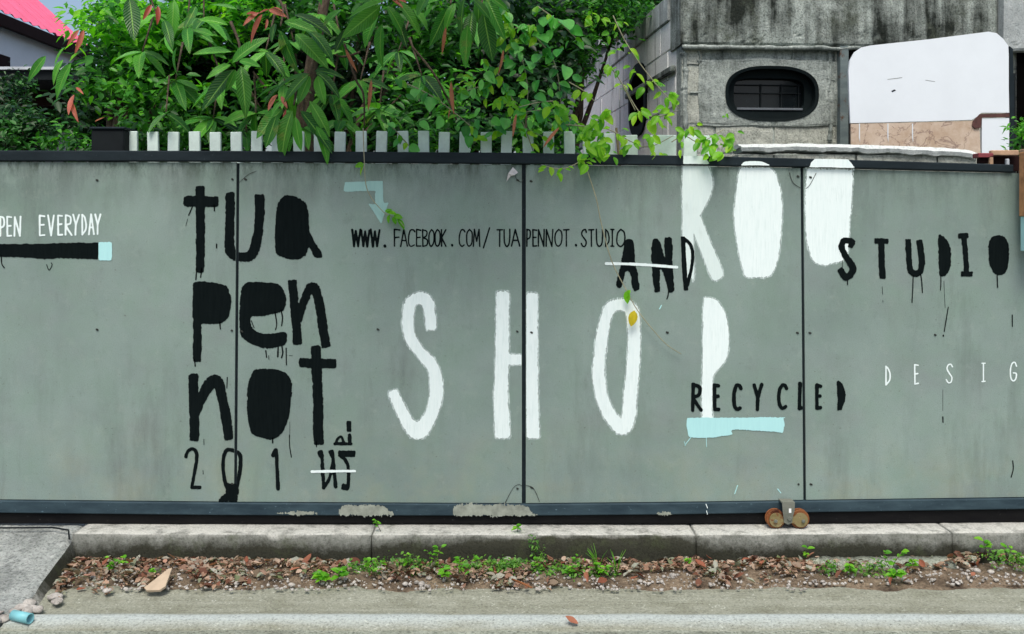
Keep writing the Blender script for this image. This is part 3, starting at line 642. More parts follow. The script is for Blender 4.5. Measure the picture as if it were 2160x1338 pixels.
# hairline cracks beside the joints
for pts in ([(1665,365),(1672,385),(1688,397)],[(1721,366),(1708,390),(1700,398)],[(1066,1060),(1082,1030),(1095,1022),(1103,1028)],[(1108,1024),(1125,1030),(1138,1058)],[(505,385),(525,368),(540,362)]):
    paint('crack',M['screw'],[(pts,1.2)],cell=.4,rough=2,layer=3)
# bare primer patches on the bottom rail
for pts in ([(722,1066),(740,1063),(800,1064),(822,1073),(832,1086),(780,1086),(722,1085)],[(968,1064),(1040,1063),(1108,1065),(1120,1078),(1128,1086),(1040,1086),(962,1085)],[(1382,1081),(1405,1080),(1412,1083),(1390,1084)],[(585,1081),(640,1078),(672,1081),(640,1084)]):
    paint('bare_patch',m_bare if 'm_bare' in globals() else M.setdefault('bare',m_plain('bare_primer',(.31,.34,.29),.85,0,.2,var=.45,sc=28)),[],[pts],yoff=-.0121,joints=False,rough=2.6,cell=.8)
paint('paint_drip',WH,[([(1488,1062),(1491,1070)],1.6),([(1489,1076),(1491,1083)],1.6)],yoff=-.0121,joints=False,cell=.5)
# screws with little dimples
bm=bmesh.new(); bmesh.ops.create_cone(bm,cap_ends=True,segments=8,radius1=.0038,radius2=.0026,depth=.003)
bmesh.ops.rotate(bm,verts=bm.verts,matrix=Matrix.Rotation(R(90),3,'X')); screw_me=MB().bm(bm).mesh('screw',M['screw'])
SCR=[(205,695),(798,695),(489,697),(510,699),(1407,701),(1682,702),(1708,702),(1972,706),(1684,1021),(1710,1021),(490,378),(518,378),(1120,382),(1091,699),(1121,701),(1092,380),(205,380),(490,1020),(1091,1030),(1121,1028),(1683,372),(1709,374)]
for a,b in SCR:
    link('screw',screw_me,gate,rel(gate,(gx(a),-.0042,gz(b))))
def stain(px,py):
    paint('rust_stain',M['screw'],[([(px-1,py),(px+1.5,py+1)],3.6)],cell=.6,rough=3,layer=3)
for a,b in SCR: stain(a,b)

# ---- roller bogie of the gate
rb=empty('gate_roller',(gx(1663),-.05,gz(1100))); tag(rb,'rusty twin wheel gate roller bolted to the bottom rail','gate roller')
def disc(mb,cx,cz,r,y0,y1,n=20,c=.002):
    secs=[[(cx+q*math.cos(-2*math.pi*k/n),y,cz+q*math.sin(-2*math.pi*k/n)) for k in range(n)] for y,q in ((y0,r-c),(y0+c,r),(y1-c,r),(y1,r-c))]
    return mb.sweep(secs)
gb=lambda px,py:(P(px,py,-.0715).x,P(px,py,-.0715).z)
MB().prism([gb(1650,1060),gb(1677,1060),gb(1676,1078),gb(1672,1092),gb(1671,1103),gb(1662,1107),gb(1654,1103),gb(1653,1092),gb(1651,1078)],-.0715,-.0675).build('bracket',M['zinc'],rb)
q=[gb(1650,1060),gb(1677,1060),gb(1677,1063),gb(1650,1063)]
MB().prism(q,-.0674,-.0125).build('bracket_flange',M['zinc'],rb)
WZ=.123+.0405; gw=lambda px:(px-1080)/F*(D0-.055)
for cx in (1637,1688):
    wmb=MB(); disc(wmb,gw(cx),WZ,.0405,-.052,-.045); disc(wmb,gw(cx),WZ,.033,-.0449,-.029); disc(wmb,gw(cx),WZ,.0405,-.0289,-.022)
    wmb.build('wheel',M['rust'],rb)
pl=[]
for a in range(60,301,20): pl.append((gw(1637)+.030*math.cos(R(a)),WZ+.030*math.sin(R(a))))
pl+=[(gw(1650),WZ-.014),(gw(1662),WZ-.008),(gw(1674),WZ-.014)]
for a in range(240,481,20): pl.append((gw(1688)+.030*math.cos(R(a)),WZ+.030*math.sin(R(a))))
pl+=[(gw(1674),WZ+.013),(gw(1662),WZ+.024),(gw(1650),WZ+.013)]
MB().prism(pl,-.066,-.0582).build('link_plate',M['ochre'],rb)
for cx,cz,r in ((1634,WZ-.002,.008),(1692,WZ-.002,.008),(1663,WZ+.008,.010)):
    disc(MB(),gw(cx),cz,r,-.0775,-.0717,8).build('bolt',M['zinc'],rb)
MB().box(gb(1664,0)[0],gb(1669,0)[0],-.0730,-.0717,gb(0,1082)[1],gb(0,1073)[1]).build('sticker',M['hwall'],rb)
# ---- things at the right end of the gate
hp=empty('hanging_bracket',(gx(2155),-.08,gz(420))); tag(hp,'rusty steel box post with pale blue lower end at the gate\'s right edge','bracket')
MB().box(gx(2137),gx(2146.5),-.12,-.05,gz(457),gz(324),c=.002).build('side_strip',m_plain('worn_orange_wood',(.52,.26,.12),.8,var=.5,sc=30),hp)
MB().box(gx(2147),gx(2154),-.126,-.05,gz(457),gz(322),c=.002).build('middle_strip',m_plain('faded_mauve_paint',(.50,.44,.44),.7,var=.4,sc=25),hp)
MB().box(gx(2154.5),gx(2215),-.118,-.05,gz(457),gz(318),c=.002).build('back_plate',M['rust'],hp)
MB().box(gx(2140),gx(2149.5),-.128,-.05,gz(529),gz(457.5),c=.002).build('painted_end',MT,hp)
MB().box(gx(2150),gx(2216),-.122,-.05,gz(527),gz(457.5),c=.002).build('painted_face',MT,hp)
MB().box(gx(2150),gx(2230),-.10,.0,gz(324),gz(316),c=.002).build('cross_arm',M['wood'],hp)
cr=empty('broken_frame',P(2110,330,.15)); tag(cr,'small broken wooden and red frame piece above the right end of the gate','frame')
def pbox(name,px0,py0,px1,py1,Y0,th,mat,par,c=.003):
    a=P(px0,py0,Y0); b=P(px1,py1,Y0); return MB().box(a.x,b.x,Y0,Y0+th,b.z,a.z,c=c).build(name,mat,par)
pbox('red_block',2064,323,2096,333,.10,.06,M['redpaint'],cr); pbox('red_bar',2066,333.3,2094,345,.12,.03,M['fascia'],cr)
pbox('wood_slat',2092,317,2150,328,.11,.03,M['wood'],cr); pbox('white_post',2088,328.3,2096,352,.10,.02,M['wood'],cr)
pbox('steel_post',2124,335,2130,356,.10,.02,M['trim'],cr); pbox('dark_back',2096.5,328.5,2150,362,.15,.02,M['fascia'],cr)

# ---------------------------------------------------------------- picket fence behind the gate
pf=empty('picket_fence',(0,.22,0)); tag(pf,'pale green-white picket fence whose flat tops show just above the gate','fence')
PK=[(279+43.9*i,278) for i in range(22)]+[(1240,282),(1285,283),(1330,284),(1385,284),(1412,286),(1455,286),(1497,288)]
for i,(px,py) in enumerate(PK):
    a=P(px,py+random.uniform(-1.5,1.5),.22); wd=.0245 if px<1300 else .030
    mb=MB().box(-wd,wd,-.010,.010,-(a.z-.06),0,c=.0025)
    o=link('picket',mb.mesh('picket',M['picket']),pf,rel(pf,a)); o.rotation_euler=(0,R(random.uniform(-1.8,1.8)),0)
for z in (.45,1.35): MB().box(P(230,0,.22).x,P(1540,0,.22).x,.236,.276,z,z+.05,c=.003).build('fence_rail',M['picket'],pf)
gp=empty('gate_post',P(228,400,.2)); tag(gp,'dark square box post behind the left end of the picket fence','post')
a=P(192,268,.15); b=P(262,340,.15)
MB().box(a.x,b.x,.15,.30,-.05,a.z-.012,c=.006).build('post_shaft',M['dark'],gp)
MB().box(a.x-.006,b.x+.004,.142,.31,a.z-.0118,a.z,c=.004).build('post_cap',M['steel'],gp)

# ---------------------------------------------------------------- right: rough concrete building
ANG=R(4.0); BD=6.5
bx0=(1437-1080)/F*BD
bld=empty('concrete_building',(bx0,BD-D0,0),ANG); tag(bld,'unfinished concrete block building with stained cast beam and black oval window','building')
# local frame: x along the front (to the right), y depth, z up
def bpx(px,py,ly=0.0):     # the local point of the front plane seen at a pixel
    # ray: X=(px-1080)/F*d ; Y=d-D0 ; solve local y = ly
    c,s_=math.cos(ANG),math.sin(ANG); k=(px-1080)/F
    # local y = -s*(X-bx0)+c*(Y-(BD-D0)) = ly
    d=(ly - s_*bx0 + c*BD)/( -s_*k + c)
    X=k*d; Y=d-D0; z=H-(py-PYH)/F*d
    return (c*(X-bx0)+s_*(Y-(BD-D0)), ly, z)
def lobj(name,mb,mats,parent,smooth=False): return link(name,mb.mesh(name,mats,smooth),parent)
def rough_slab(x0,x1,z0,z1,yf,th,nx,nz,amp,sc,ragged=0,raggedtop=0):
    """slab with an uneven front; front towards -y"""
    vs=[];fs=[]
    for j in range(nz+1):
        for i in range(nx+1):
            u=i/nx; v=j/nz; x=x0+(x1-x0)*u; z=z0+(z1-z0)*v
            if j==0: z-=ragged*max(0,float(fbm(x*9,3.1))-.35)
            if j==nz: z+=raggedtop*(float(fbm(x*9,13.1))-.5)
            e=min(i,nx-i,j,nz-j); y=yf-amp*(float(fbm(x*sc+20,z*sc+20,5))-.5)+amp*.9*max(0,float(fbm(x*sc*4+70,z*sc*5+70,3))-.58)*4*(1.0 if ragged==0 else math.exp(-(z-z0)/.12))
            if e==0: y+=amp*.6
            vs.append((x,y,z))
    W=nx+1
    fs=[(j*W+i,j*W+i+1,(j+1)*W+i+1,(j+1)*W+i) for j in range(nz) for i in range(nx)]
    n=len(vs)
    border=[i for i in range(W)]+[j*W+nx for j in range(1,nz+1)]+[nz*W+i for i in range(nx-1,-1,-1)]+[j*W for j in range(nz-1,0,-1)]
    for b_ in border: vs.append((vs[b_][0],yf+th,vs[b_][2]))
    m=len(border)
    fs+=[(border[(k+1)%m],border[k],n+k,n+(k+1)%m) for k in range(m)]
    fs.append(tuple(n+k for k in range(m-1,-1,-1)))
    return MB().add(vs,fs)
zb=bpx(1600,97)[2]; xr=bpx(2100,50)[0]
lobj('cast_beam',rough_slab(-.01,xr,zb,zb+.75,-.035,.30,150,50,.022,5,.035),M['bconc'],bld)
# rough lip of spilled mortar below the beam
secs=[]
for i in range(120):
    x=xr*i/119*.56; r=.010+.016*float(fbm(x*14,2)); z=zb-.008-.02*float(fbm(x*7,5)); y=-.03-.012*float(fbm(x*11,8))
    secs.append([(x,y+.03,z+r),(x,y-r*.5,z+r*.7),(x,y-r,z),(x,y-r*.4,z-r*.7),(x,y+.03,z-r*.6)])
lobj('mortar_lip',MB().sweep(secs),M['mortar'],bld,True)
# blockwork: courses of grey blocks
ch=.195; xw=bpx(1765,200)[0]; wz0=bpx(1630,262)[2]; wz1=bpx(1630,132)[2]; wx0=bpx(1482,200)[0]; wx1=xw-.015
blk=[]
def block_mesh(w_,h_,d_,amp=.004,seed=0):
    bm=bmesh.new(); bmesh.ops.create_cube(bm,size=1)
    bmesh.ops.scale(bm,vec=(w_,d_,h_),verts=bm.verts)
    bmesh.ops.subdivide_edges(bm,edges=bm.edges[:],cuts=3,use_grid_fill=True)
    for v in bm.verts:
        n=float(fbm(v.co.x*20+seed*3.7+50,v.co.z*20+seed+50))-.5
        v.co.y+=(-amp*2*n) if v.co.y<0 else 0
        v.co.x+=amp*1.2*(float(vnoise(v.co.z*30+seed+60,v.co.y*30+60))-.5)*(1 if abs(v.co.x)>w_*.49 else 0)
        v.co.z+=amp*1.2*(float(vnoise(v.co.x*30+seed+60,v.co.y*30+70))-.5)*(1 if abs(v.co.z)>h_*.49 else 0)
    return MB().bm(bm).mesh('block',M['block'])
row=0; z=zb-.02
cols_end=bpx(2300,200)[0]
while z>0.05:
    h=.19 if row else .11
    x=-.0; first=True; i=0
    off=(.22 if row%2 else .40)
    while x<cols_end:
        wd=off if i==0 else .39
        x1=min(x+wd,cols_end); zc=z-h/2; xc=(x+x1)/2
        if not (x<wx1 and x1>wx0 and z>wz0+.01 and z-h<wz1-.01):
            if x1-x>.05:
                o=link('block',block_mesh(x1-x-.014,h-.014,.14,.005,row*7+i),bld,(xc,.073+random.uniform(-.004,.004),zc))
        else:   # cut back to the plaster surround
            if x<wx0-.05:
                link('block',block_mesh(wx0-x-.014,h-.014,.14,.005,row*7+i),bld,((x+wx0)/2,.073,zc))
            if x1>wx1+.05:
                link('block',block_mesh(x1-wx1-.014,h-.014,.14,.005,row*7+i),bld,((x1+wx1)/2,.073,zc))
        x=x1; i+=1
    z-=h; row+=1
lobj('mortar_bed',rough_slab(.0,wx0-.002,.0,zb-.005,.008,.12,30,90,.012,11),M['mortar'],bld)
lobj('mortar_bed',rough_slab(wx1+.002,cols_end,.0,zb-.005,.008,.12,80,60,.012,11),M['mortar'],bld)
lobj('mortar_bed',rough_slab(wx0,wx1,.0,wz0-.006,.008,.12,40,40,.012,11),M['mortar'],bld)
lobj('mortar_bed',rough_slab(wx0,wx1,wz1+.006,zb-.005,.008,.12,30,6,.012,11),M['mortar'],bld)
def ridge(pts,r0,seed):
    q=catmull(pts,False,14); secs=[]
    for i,p_ in enumerate(q):
        a=q[min(i+1,len(q)-1)]-q[max(i-1,0)]; a=a/np.linalg.norm(a); nx_,nz_=-a[1],a[0]
        rr=r0*(.35+1.3*float(fbm(i*.45+seed,seed*3.1))); off=.010*(float(fbm(i*.2+seed,9))-.5)
        x,_,z_=bpx(p_[0],p_[1]); x+=nx_*off; z_+=nz_*off
        secs.append([(x+nx_*rr,.012,z_+nz_*rr),(x+nx_*rr*.6,-rr*.5,z_+nz_*rr*.6),(x,-rr*.8,z_),(x-nx_*rr*.6,-rr*.4,z_-nz_*rr*.6),(x-nx_*rr,.012,z_-nz_*rr)])
    lobj('mortar_ridge',MB().sweep(secs),M['mortar'],bld)
for k,(pts,r0) in enumerate([([(1442,104),(1446,150),(1444,210),(1447,300)],.022),([(1470,128),(1530,131),(1600,127),(1680,131),(1742,128)],.010),([(1455,196),(1490,194),(1526,197)],.009),([(1468,262),(1520,266),(1600,263),(1690,266),(1756,262)],.009),([(1748,104),(1752,150),(1746,200),(1752,260),(1750,300)],.017),([(1724,164),(1745,166),(1760,170)],.011),([(1473,108),(1476,122),(1474,134)],.008),([(1672,104),(1673,116),(1671,128)],.008),([(1524,104),(1527,118),(1524,128)],.008)]): ridge(pts,r0,k+1)
# plaster surround with an oval opening
cxw,_,czw=bpx(1628,198); rx=abs(bpx(1727,198)[0]-bpx(1530,198)[0])/2; rz=abs(bpx(1628,140)[2]-bpx(1628,257)[2])/2
def oval(t,rx,rz,n=2.6):
    c,s_=math.cos(t),math.sin(t); return (cxw+rx*math.copysign(abs(c)**(2/n),c), czw+rz*math.copysign(abs(s_)**(2/n),s_))
N=72; vs=[];fs=[]; K=8
for k in range(N):
    t=2*math.pi*k/N; ix,iz=oval(t,rx,rz)
    dx,dz=math.cos(t),math.sin(t)
    # exit point of the rectangle along the ray
    sc_=min(((wx1-cxw) if dx>0 else (wx0-cxw))/dx if abs(dx)>1e-6 else 9, ((wz1-czw) if dz>0 else (wz0-czw))/dz if abs(dz)>1e-6 else 9)
    oxx,ozz=cxw+dx*sc_,czw+dz*sc_
    for j in range(K+1):
        u=j/K; x=ix+(oxx-ix)*u; z_=iz+(ozz-iz)*u
        ex=(u**3)*(.012+.03*float(fbm(dx*2+5,dz*2+5)))
        vs.append((x+ex*dx,-.006-.018*(float(fbm(x*12,z_*12,4))-.4)+(.006 if j==K else 0),z_+ex*dz))
    vs.append((ix,.16,iz))
W=K+2
for k in range(N):
    a=k*W; b=((k+1)%N)*W
    for j in range(K): fs.append((a+j,b+j,b+j+1,a+j+1)[::-1])
    fs.append((a,a+K+1,b+K+1,b)[::-1])
lobj('plaster_surround',MB().add(vs,fs),M['mortar'],bld)
win=lobj('oval_window',MB(),M['ring'],bld) if False else None
def ringmesh(ro,ri,y0,y1,mat,name,par):
    vs=[];fs=[]
    for k in range(N):
        t=2*math.pi*k/N
        o1=oval(t,rx*ro[0],rz*ro[1]); i1=oval(t,rx*ri[0],rz*ri[1],ri[2] if len(ri)>2 else 2.6)
        vs+=[(o1[0],y1,o1[1]),(o1[0],y0,o1[1]),(i1[0],y0+.004,i1[1]),(i1[0],y1,i1[1])]
    for k in range(N):
        a=4*k;b=4*((k+1)%N)
        for j in range(3): fs.append((a+j,a+j+1,b+j+1,b+j))
    return lobj(name,MB().add(vs,fs),mat,par)
wnd=ringmesh((1.0,1.0),(.93,.90),-.012,.14,M['ring'],'window',bld)
ringmesh((.935,.905),(.76,.60,4.5),.05,.12,M['ring'],'frame',wnd)
def wbox(name,x0,x1,z0,z1,y0,y1,mat): 
    return lobj(name,MB().box(cxw+x0*rx,cxw+x1*rx,y0,y1,czw+z0*rz,czw+z1*rz,c=.0015),mat,wnd)
wbox('pane',-.8,.8,-.66,.66,.10,.104,M['glass'])
for x_ in (-.14,.30,.68): wbox('bar',x_-.012,x_+.012,-.5,.42,.085,.098,M['dark'])
wbox('bar',-.72,.72,.06,.09,.082,.096,M['dark']); wbox('bar',-.72,.72,.36,.39,.082,.096,M['dark'])
wbox('sill',-.70,.72,-.56,-.48,.045,.095,m_plain('grey_sill_paint',(.13,.15,.17),.5))
# steel channel post right of the window
px0,_,_=bpx(1766,200); px1=bpx(1784,200)[0]
lobj('steel_post',MB().box(px0,px1,-.05,.01,0,zb-.004,c=.003),m_steel('grey_green_steel',(.10,.13,.135),(.16,.20,.20),(.10,.06,.04),.6),bld)
# near-black strip painted in for the shade behind the board
a=bpx(1786,200)[0]; lobj('recess_shade',MB().box(a,a+.06,-.028,-.0245+.015,.3,zb-.004),M['blackhole'],bld)
# right corner column and near-black sheet standing in for shade in the doorway
xc0=xr+.003
lobj('corner_column',rough_slab(xc0,xc0+.9,bpx(2130,112)[2],zb+.75,-.10,.45,50,50,.016,6,.02),m_concrete('pale_cast_concrete',(.36,.40,.40),(.22,.24,.23),(.46,.5,.5),2,.2,.4,.7,.5,.75,bd=.012),bld)
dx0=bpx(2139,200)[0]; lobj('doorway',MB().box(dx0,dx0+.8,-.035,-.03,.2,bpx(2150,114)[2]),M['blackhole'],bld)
# side wall, receding, with block courses
SA=R(5.7); 
sw=empty('side_wall',(bx0,BD-D0,0),SA); tag(sw,'tall pale block wall with dark rain streaks running back behind the vines','wall')
ztop=H+1.57
courses=[(.0,.2*i) for i in range(15)]
seedc=0
bmS=[]
for k in range(6):
    bm=bmesh.new(); bmesh.ops.create_cube(bm,size=1); bmesh.ops.scale(bm,vec=(.10,.392,.192),verts=bm.verts)
    bmesh.ops.bevel(bm,geom=bm.edges[:],offset=.003,segments=1,affect='EDGES')
    for v in bm.verts: v.co.x+=random.uniform(-.0015,.0015); v.co.z+=random.uniform(-.001,.001)
    bmS.append(MB().bm(bm).mesh('block',M['sideblock']))
LW=3.8
for r_ in range(14):
    z=.1+r_*.2; off=0 if r_%2 else .2
    for c_ in range(-1,10):
        y=.35+c_*.4+off
        if y-.2<.14: continue
        if y+.2>LW+.2: continue
        if r_==7 and 1.0<y<1.5: continue
        o=link('block',bmS[(r_*3+c_)%6],sw,(.052+random.uniform(-.002,.002),y,z))
lobj('mortar_core',MB().box(.0075,.09,.146,LW+.0,0,2.8),M['sideblock'],sw)
lobj('coping_band',MB().box(-.012,.11,.30,LW+.1,2.8,ztop,c=.006),m_concrete('weathered_coping',(.55,.60,.58),(.09,.105,.10),(.68,.72,.70),1.6,.6,.4,.6,.45,.66),sw)
lobj('ledge',MB().box(-.03,.006,.15,1.6,2.43,2.475,c=.008),M['bconc'],sw)
# slender oval window in the side wall
swn=MB(); n=28; yc=1.24; zc_=H+.98; 
t_=[(2*math.pi*k/n) for k in range(n)]
def so_(ry,rz_,x): return [(x,yc+ry*math.copysign(abs(math.cos(t))**.8,math.cos(t)),zc_+rz_*math.copysign(abs(math.sin(t))**.8,math.sin(t))) for t in t_]
swn.sweep([so_(.30,.28,-.014),so_(.30,.28,-.004+.02)])
so1=lobj('window',swn,M['ring'],sw)
lobj('pane',MB().sweep([so_(.22,.20,-.018),so_(.22,.20,-.0142)]),M['blackhole'],so1)

# white board with rounded corners
bd=empty('white_board',P(1960,300,1.7)); tag(bd,'large blank white signboard with rounded corners leaning before the concrete building','signboard')
def Pd(px,py,Y): a=P(px,py,Y); return (a.x,a.z)
YB=1.72
pts=[(1790,150),(1793,128),(1803,110),(1818,100),(1838,96),(1960,83),(2085,67),(2102,70),(2116,82),(2127,97),(2128,120),(2128,180),(2129,238),(2070,238),(2062,246),(2050,253),(1960,256),(1794,260),(1792,220)]
MB().prism([Pd(a,b,YB) for a,b in pts],YB,YB+.02).build('board_face',M['board'],bd)
pts=[(2129.2,98),(2136,104),(2138,180),(2139,330),(2130,330),(2129.5,200)]
MB().prism([Pd(a,b,YB) for a,b in pts],YB-.005,YB+.05).build('board_frame',M['steel'],bd)
MB().prism([Pd(a,b,YB) for a,b in [(1795,261),(1960,257.5),(2066,254.5),(2069,330),(1796,330)]],YB+.003,YB+.02).build('bare_board',M['marble'],bd)
MB().prism([Pd(a,b,YB) for a,b in [(2071,250),(2128.5,249),(2128.5,330),(2071,330)]],YB-.002,YB+.02).build('patch_panel',M['board'],bd)
MB().prism([Pd(a,b,YB) for a,b in [(2052,256),(2066,241),(2128.5,239.5),(2128.5,247.5),(2070.5,248.5),(2068,270),(2056,272),(2050,265)]],YB-.006,YB+.004).build('torn_edge',m_plain('torn_brown_ply',(.11,.05,.045),.8,var=.5,sc=40),bd)
for a in (1812,1872,1924,2080): MB().prism([Pd(a,261,YB),Pd(a+2,261,YB),Pd(a+2,300 if a<2000 else 262,YB),Pd(a,290 if a<2000 else 262,YB)],YB-.0006,YB+.0025).build('paint_run',M['board'],bd)
pts=[Pd(a,b,YB) for a,b in [(1880,192),(1887,189),(1890,191),(1882,195)]]
MB().prism(pts,YB-.001,YB-.0002).build('chip',M['dark'],bd)
MB().prism([Pd(a,b,YB) for a,b in [(1872,167.4),(1903,163.6),(1903,164.4),(1872,168.2)]],YB-.001,YB-.0002).build('scratch',M['zinc'],bd)
MB().prism([Pd(a,b,YB) for a,b in [(1952,169),(1972,172),(1972,172.7),(1952,169.7)]],YB-.001,YB-.0002).build('scratch',M['zinc'],bd)
for px in (1800,2134): a=P(px,330,YB+.03); MB().box(a.x-.02,a.x+.02,YB+.0205,YB+.06,-.05,a.z+.5).build('leg',M['dark'],bd)

# low block wall with whitewashed cap
lw=empty('low_wall',P(1800,400,.55)); tag(lw,'low grey block wall with thick whitewashed mortar cap beside the gate','wall')
CT=[(1555,303),(1700,302),(1860,305),(1960,309),(2035,314),(2064,322)]
YL=.6; secs=[]
for i in range(130):
    px=1556+i*(2066-1556)/129; a=P(px,interp(CT,px)+2*float(fbm(i*.25,1)),YL); th=.030+.018*float(fbm(i*.25,4))
    if i<2 or i>126: th*=.5
    j=lambda k:.006*(float(fbm(i*.35,k*9.1))-.5)
    secs.append([(a.x,YL+.16,a.z-.01),(a.x,YL+.03,a.z),(a.x,YL-.008+j(1),a.z-.002+j(2)),(a.x,YL-.02+j(3),a.z-th*.5),(a.x,YL-.012+j(4),a.z-th+j(5)),(a.x,YL+.005,a.z-th-.004),(a.x,YL+.16,a.z-th-.004)])
MB().sweep(secs).build('mortar_cap',M['capw'],lw,smooth=False)
xj=[1556,1632,1806,1978,2062]
for r_ in range(7):
    zt=P(1700,321,YL).z-.006-r_*.2
    for a,b in zip(xj[:-1],xj[1:]):
        x0=P(a,0,YL).x+.005+(0 if r_%2==0 else .12); x1=P(b,0,YL).x-.005+(0 if r_%2==0 else .12)
        x1=min(x1,P(2062,0,YL).x)
        if x1-x0<.06: continue
        o=link('block',block_mesh(x1-x0,.188,.14,.004,int(a)+r_),lw,rel(lw,((x0+x1)/2,YL+.075,zt-.094-(.006 if a<1900 else .018))))
MB().box(P(1560,0,YL).x,P(2056,0,YL).x,YL+.02,YL+.14,0,P(1700,328,YL).z).build('mortar_core',M['mortar'],lw)

# ---------------------------------------------------------------- left: house with pink roof, carport
hs=empty('pink_roof_house',(-5.25,7,0)); tag(hs,'white rendered house with faded pink-red roof and brown fascia at the far left','house')
X0=-5.0; Y0h=4.2; Y1h=11.94-D0; ze=H+2.12
al=R(42); ca,sa=math.cos(al),math.sin(al)
# roof slope rises away from the eave; corrugated sheets built one by one
nsh=9
for k in range(nsh):
    ya=Y0h+(Y1h-Y0h)*k/nsh; yb=Y0h+(Y1h-Y0h)*(k+1)/nsh-.006; secs=[]
    prof=[]; m=12
    for i in range(m+1):
        y=ya+(yb-ya)*i/m; h=.012*math.cos(i/m*4*math.pi)
        prof.append((y,h))
    lo=[(X0+h*sa,y,ze+h*ca) for y,h in prof]; hi=[(X0-3*ca+h*sa,y,ze+3*sa+h*ca) for y,h in prof]
    n=m+1; mb=MB(); mb.add(lo+hi,[(i,i+1,n+i+1,n+i) for i in range(m)]); 
    lo2=[(x-.004*sa,y,z-.004*ca) for x,y,z in lo]; hi2=[(x-.004*sa,y,z-.004*ca) for x,y,z in hi]
    mb.add(lo2+hi2,[(i,n+i,n+i+1,i+1) for i in range(m)]); mb.add(lo+lo2,[(i,n+i,n+i+1,i+1) for i in range(m)])
    mb.build('roof_sheet',M['pink'],hs)
MB().box(X0-.03,X0+.012,Y0h,Y1h+.0,ze-.15,ze-.022,c=.006).build('fascia',M['fascia'],hs)
MB().add([(X0-.03,Y1h+.02,ze-.2),(X0+.01,Y1h+.02,ze-.05),(X0-3*ca,Y1h+.02,ze+3*sa),(X0-3*ca,Y1h+.02,ze+3*sa-.2),(X0-.03,Y1h-.02,ze-.2),(X0+.01,Y1h-.02,ze-.05),(X0-3*ca,Y1h-.02,ze+3*sa),(X0-3*ca,Y1h-.02,ze+3*sa-.2)],[(0,3,2,1),(4,5,6,7),(0,1,5,4),(1,2,6,5),(2,3,7,6),(3,0,4,7)]).build('barge_board',M['fascia'],hs)
MB().box(X0-.12,X0-.0305,Y0h,Y1h,ze-.12,ze-.10).build('soffit',M['trim'],hs)
MB().box(X0-.4,X0-.10,Y0h,Y1h+.3,0,ze-.121).build('wall',M['hwall'],hs)
wn=MB().box(X0-.099,X0-.07,4.6,5.85,H+1.30,H+1.72,c=.004).build('window',M['fascia'],hs)
MB().box(X0-.0698,X0-.062,4.7,5.78,H+1.35,H+1.67).build('pane',M['glass'],wn)
cp=empty('carport',P(90,400,4.4)); tag(cp,'low flat carport roof with dark steel fascia below the pink roof','carport')
a=P(-300,147,3.6); b=P(190,171,3.6)
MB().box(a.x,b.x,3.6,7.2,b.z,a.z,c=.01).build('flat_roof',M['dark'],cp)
MB().box(a.x,b.x+.01,3.57,3.599,a.z-.004,a.z+.018).build('edge_trim',M['trim'],cp)
for px in (165,): c_=P(px,0,3.9).x; MB().box(c_-.05,c_+.05,3.85,3.95,0,b.z).build('column',M['dark'],cp)
for k in range(4): MB().box(a.x,b.x-.1,4.2+k*.8,4.26+k*.8,b.z-.12,b.z-.002).build('joist',M['fascia'],cp)
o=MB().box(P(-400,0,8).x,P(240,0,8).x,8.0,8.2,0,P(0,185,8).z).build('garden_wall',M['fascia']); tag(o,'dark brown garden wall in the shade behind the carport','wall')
o=MB().box(P(38,0,7).x,P(94,0,7).x,7.0,7.1,0,P(0,224,7).z,c=.01).build('white_gate_pillar',M['hwall']); tag(o,'short white pillar glimpsed under the carport','pillar')
# distant grey-blue house behind the trees
gh=empty('grey_house',(2.2,11,0)); tag(gh,'blue-grey house glimpsed behind the trees left of the concrete wall','house')
MB().box(P(1180,0,10).x,P(1560,0,10).x,10,15,0,P(0,22,10).z).build('wall',M['greywall'],gh)
MB().box(P(1150,0,9.7).x,P(1600,0,9.7).x,9.7,15.3,P(0,22,9.7).z+.005,P(0,-6,9.7).z,c=.02).build('roof',M['dark'],gh)
for x0,y0,x1,y1 in ((1308,38,1345,66),(1360,40,1395,66),(1226,70,1242,98),(1262,70,1280,98)):
    a=P(x0,y0,9.95); b=P(x1,y1,9.95)
    f_=MB().box(a.x,b.x,9.94,9.999,b.z,a.z,c=.01).build('window',M['trim'],gh)
    MB().box(a.x+.035,b.x-.035,9.93,9.9399,b.z+.035,a.z-.035).build('pane',M['glass'],f_)

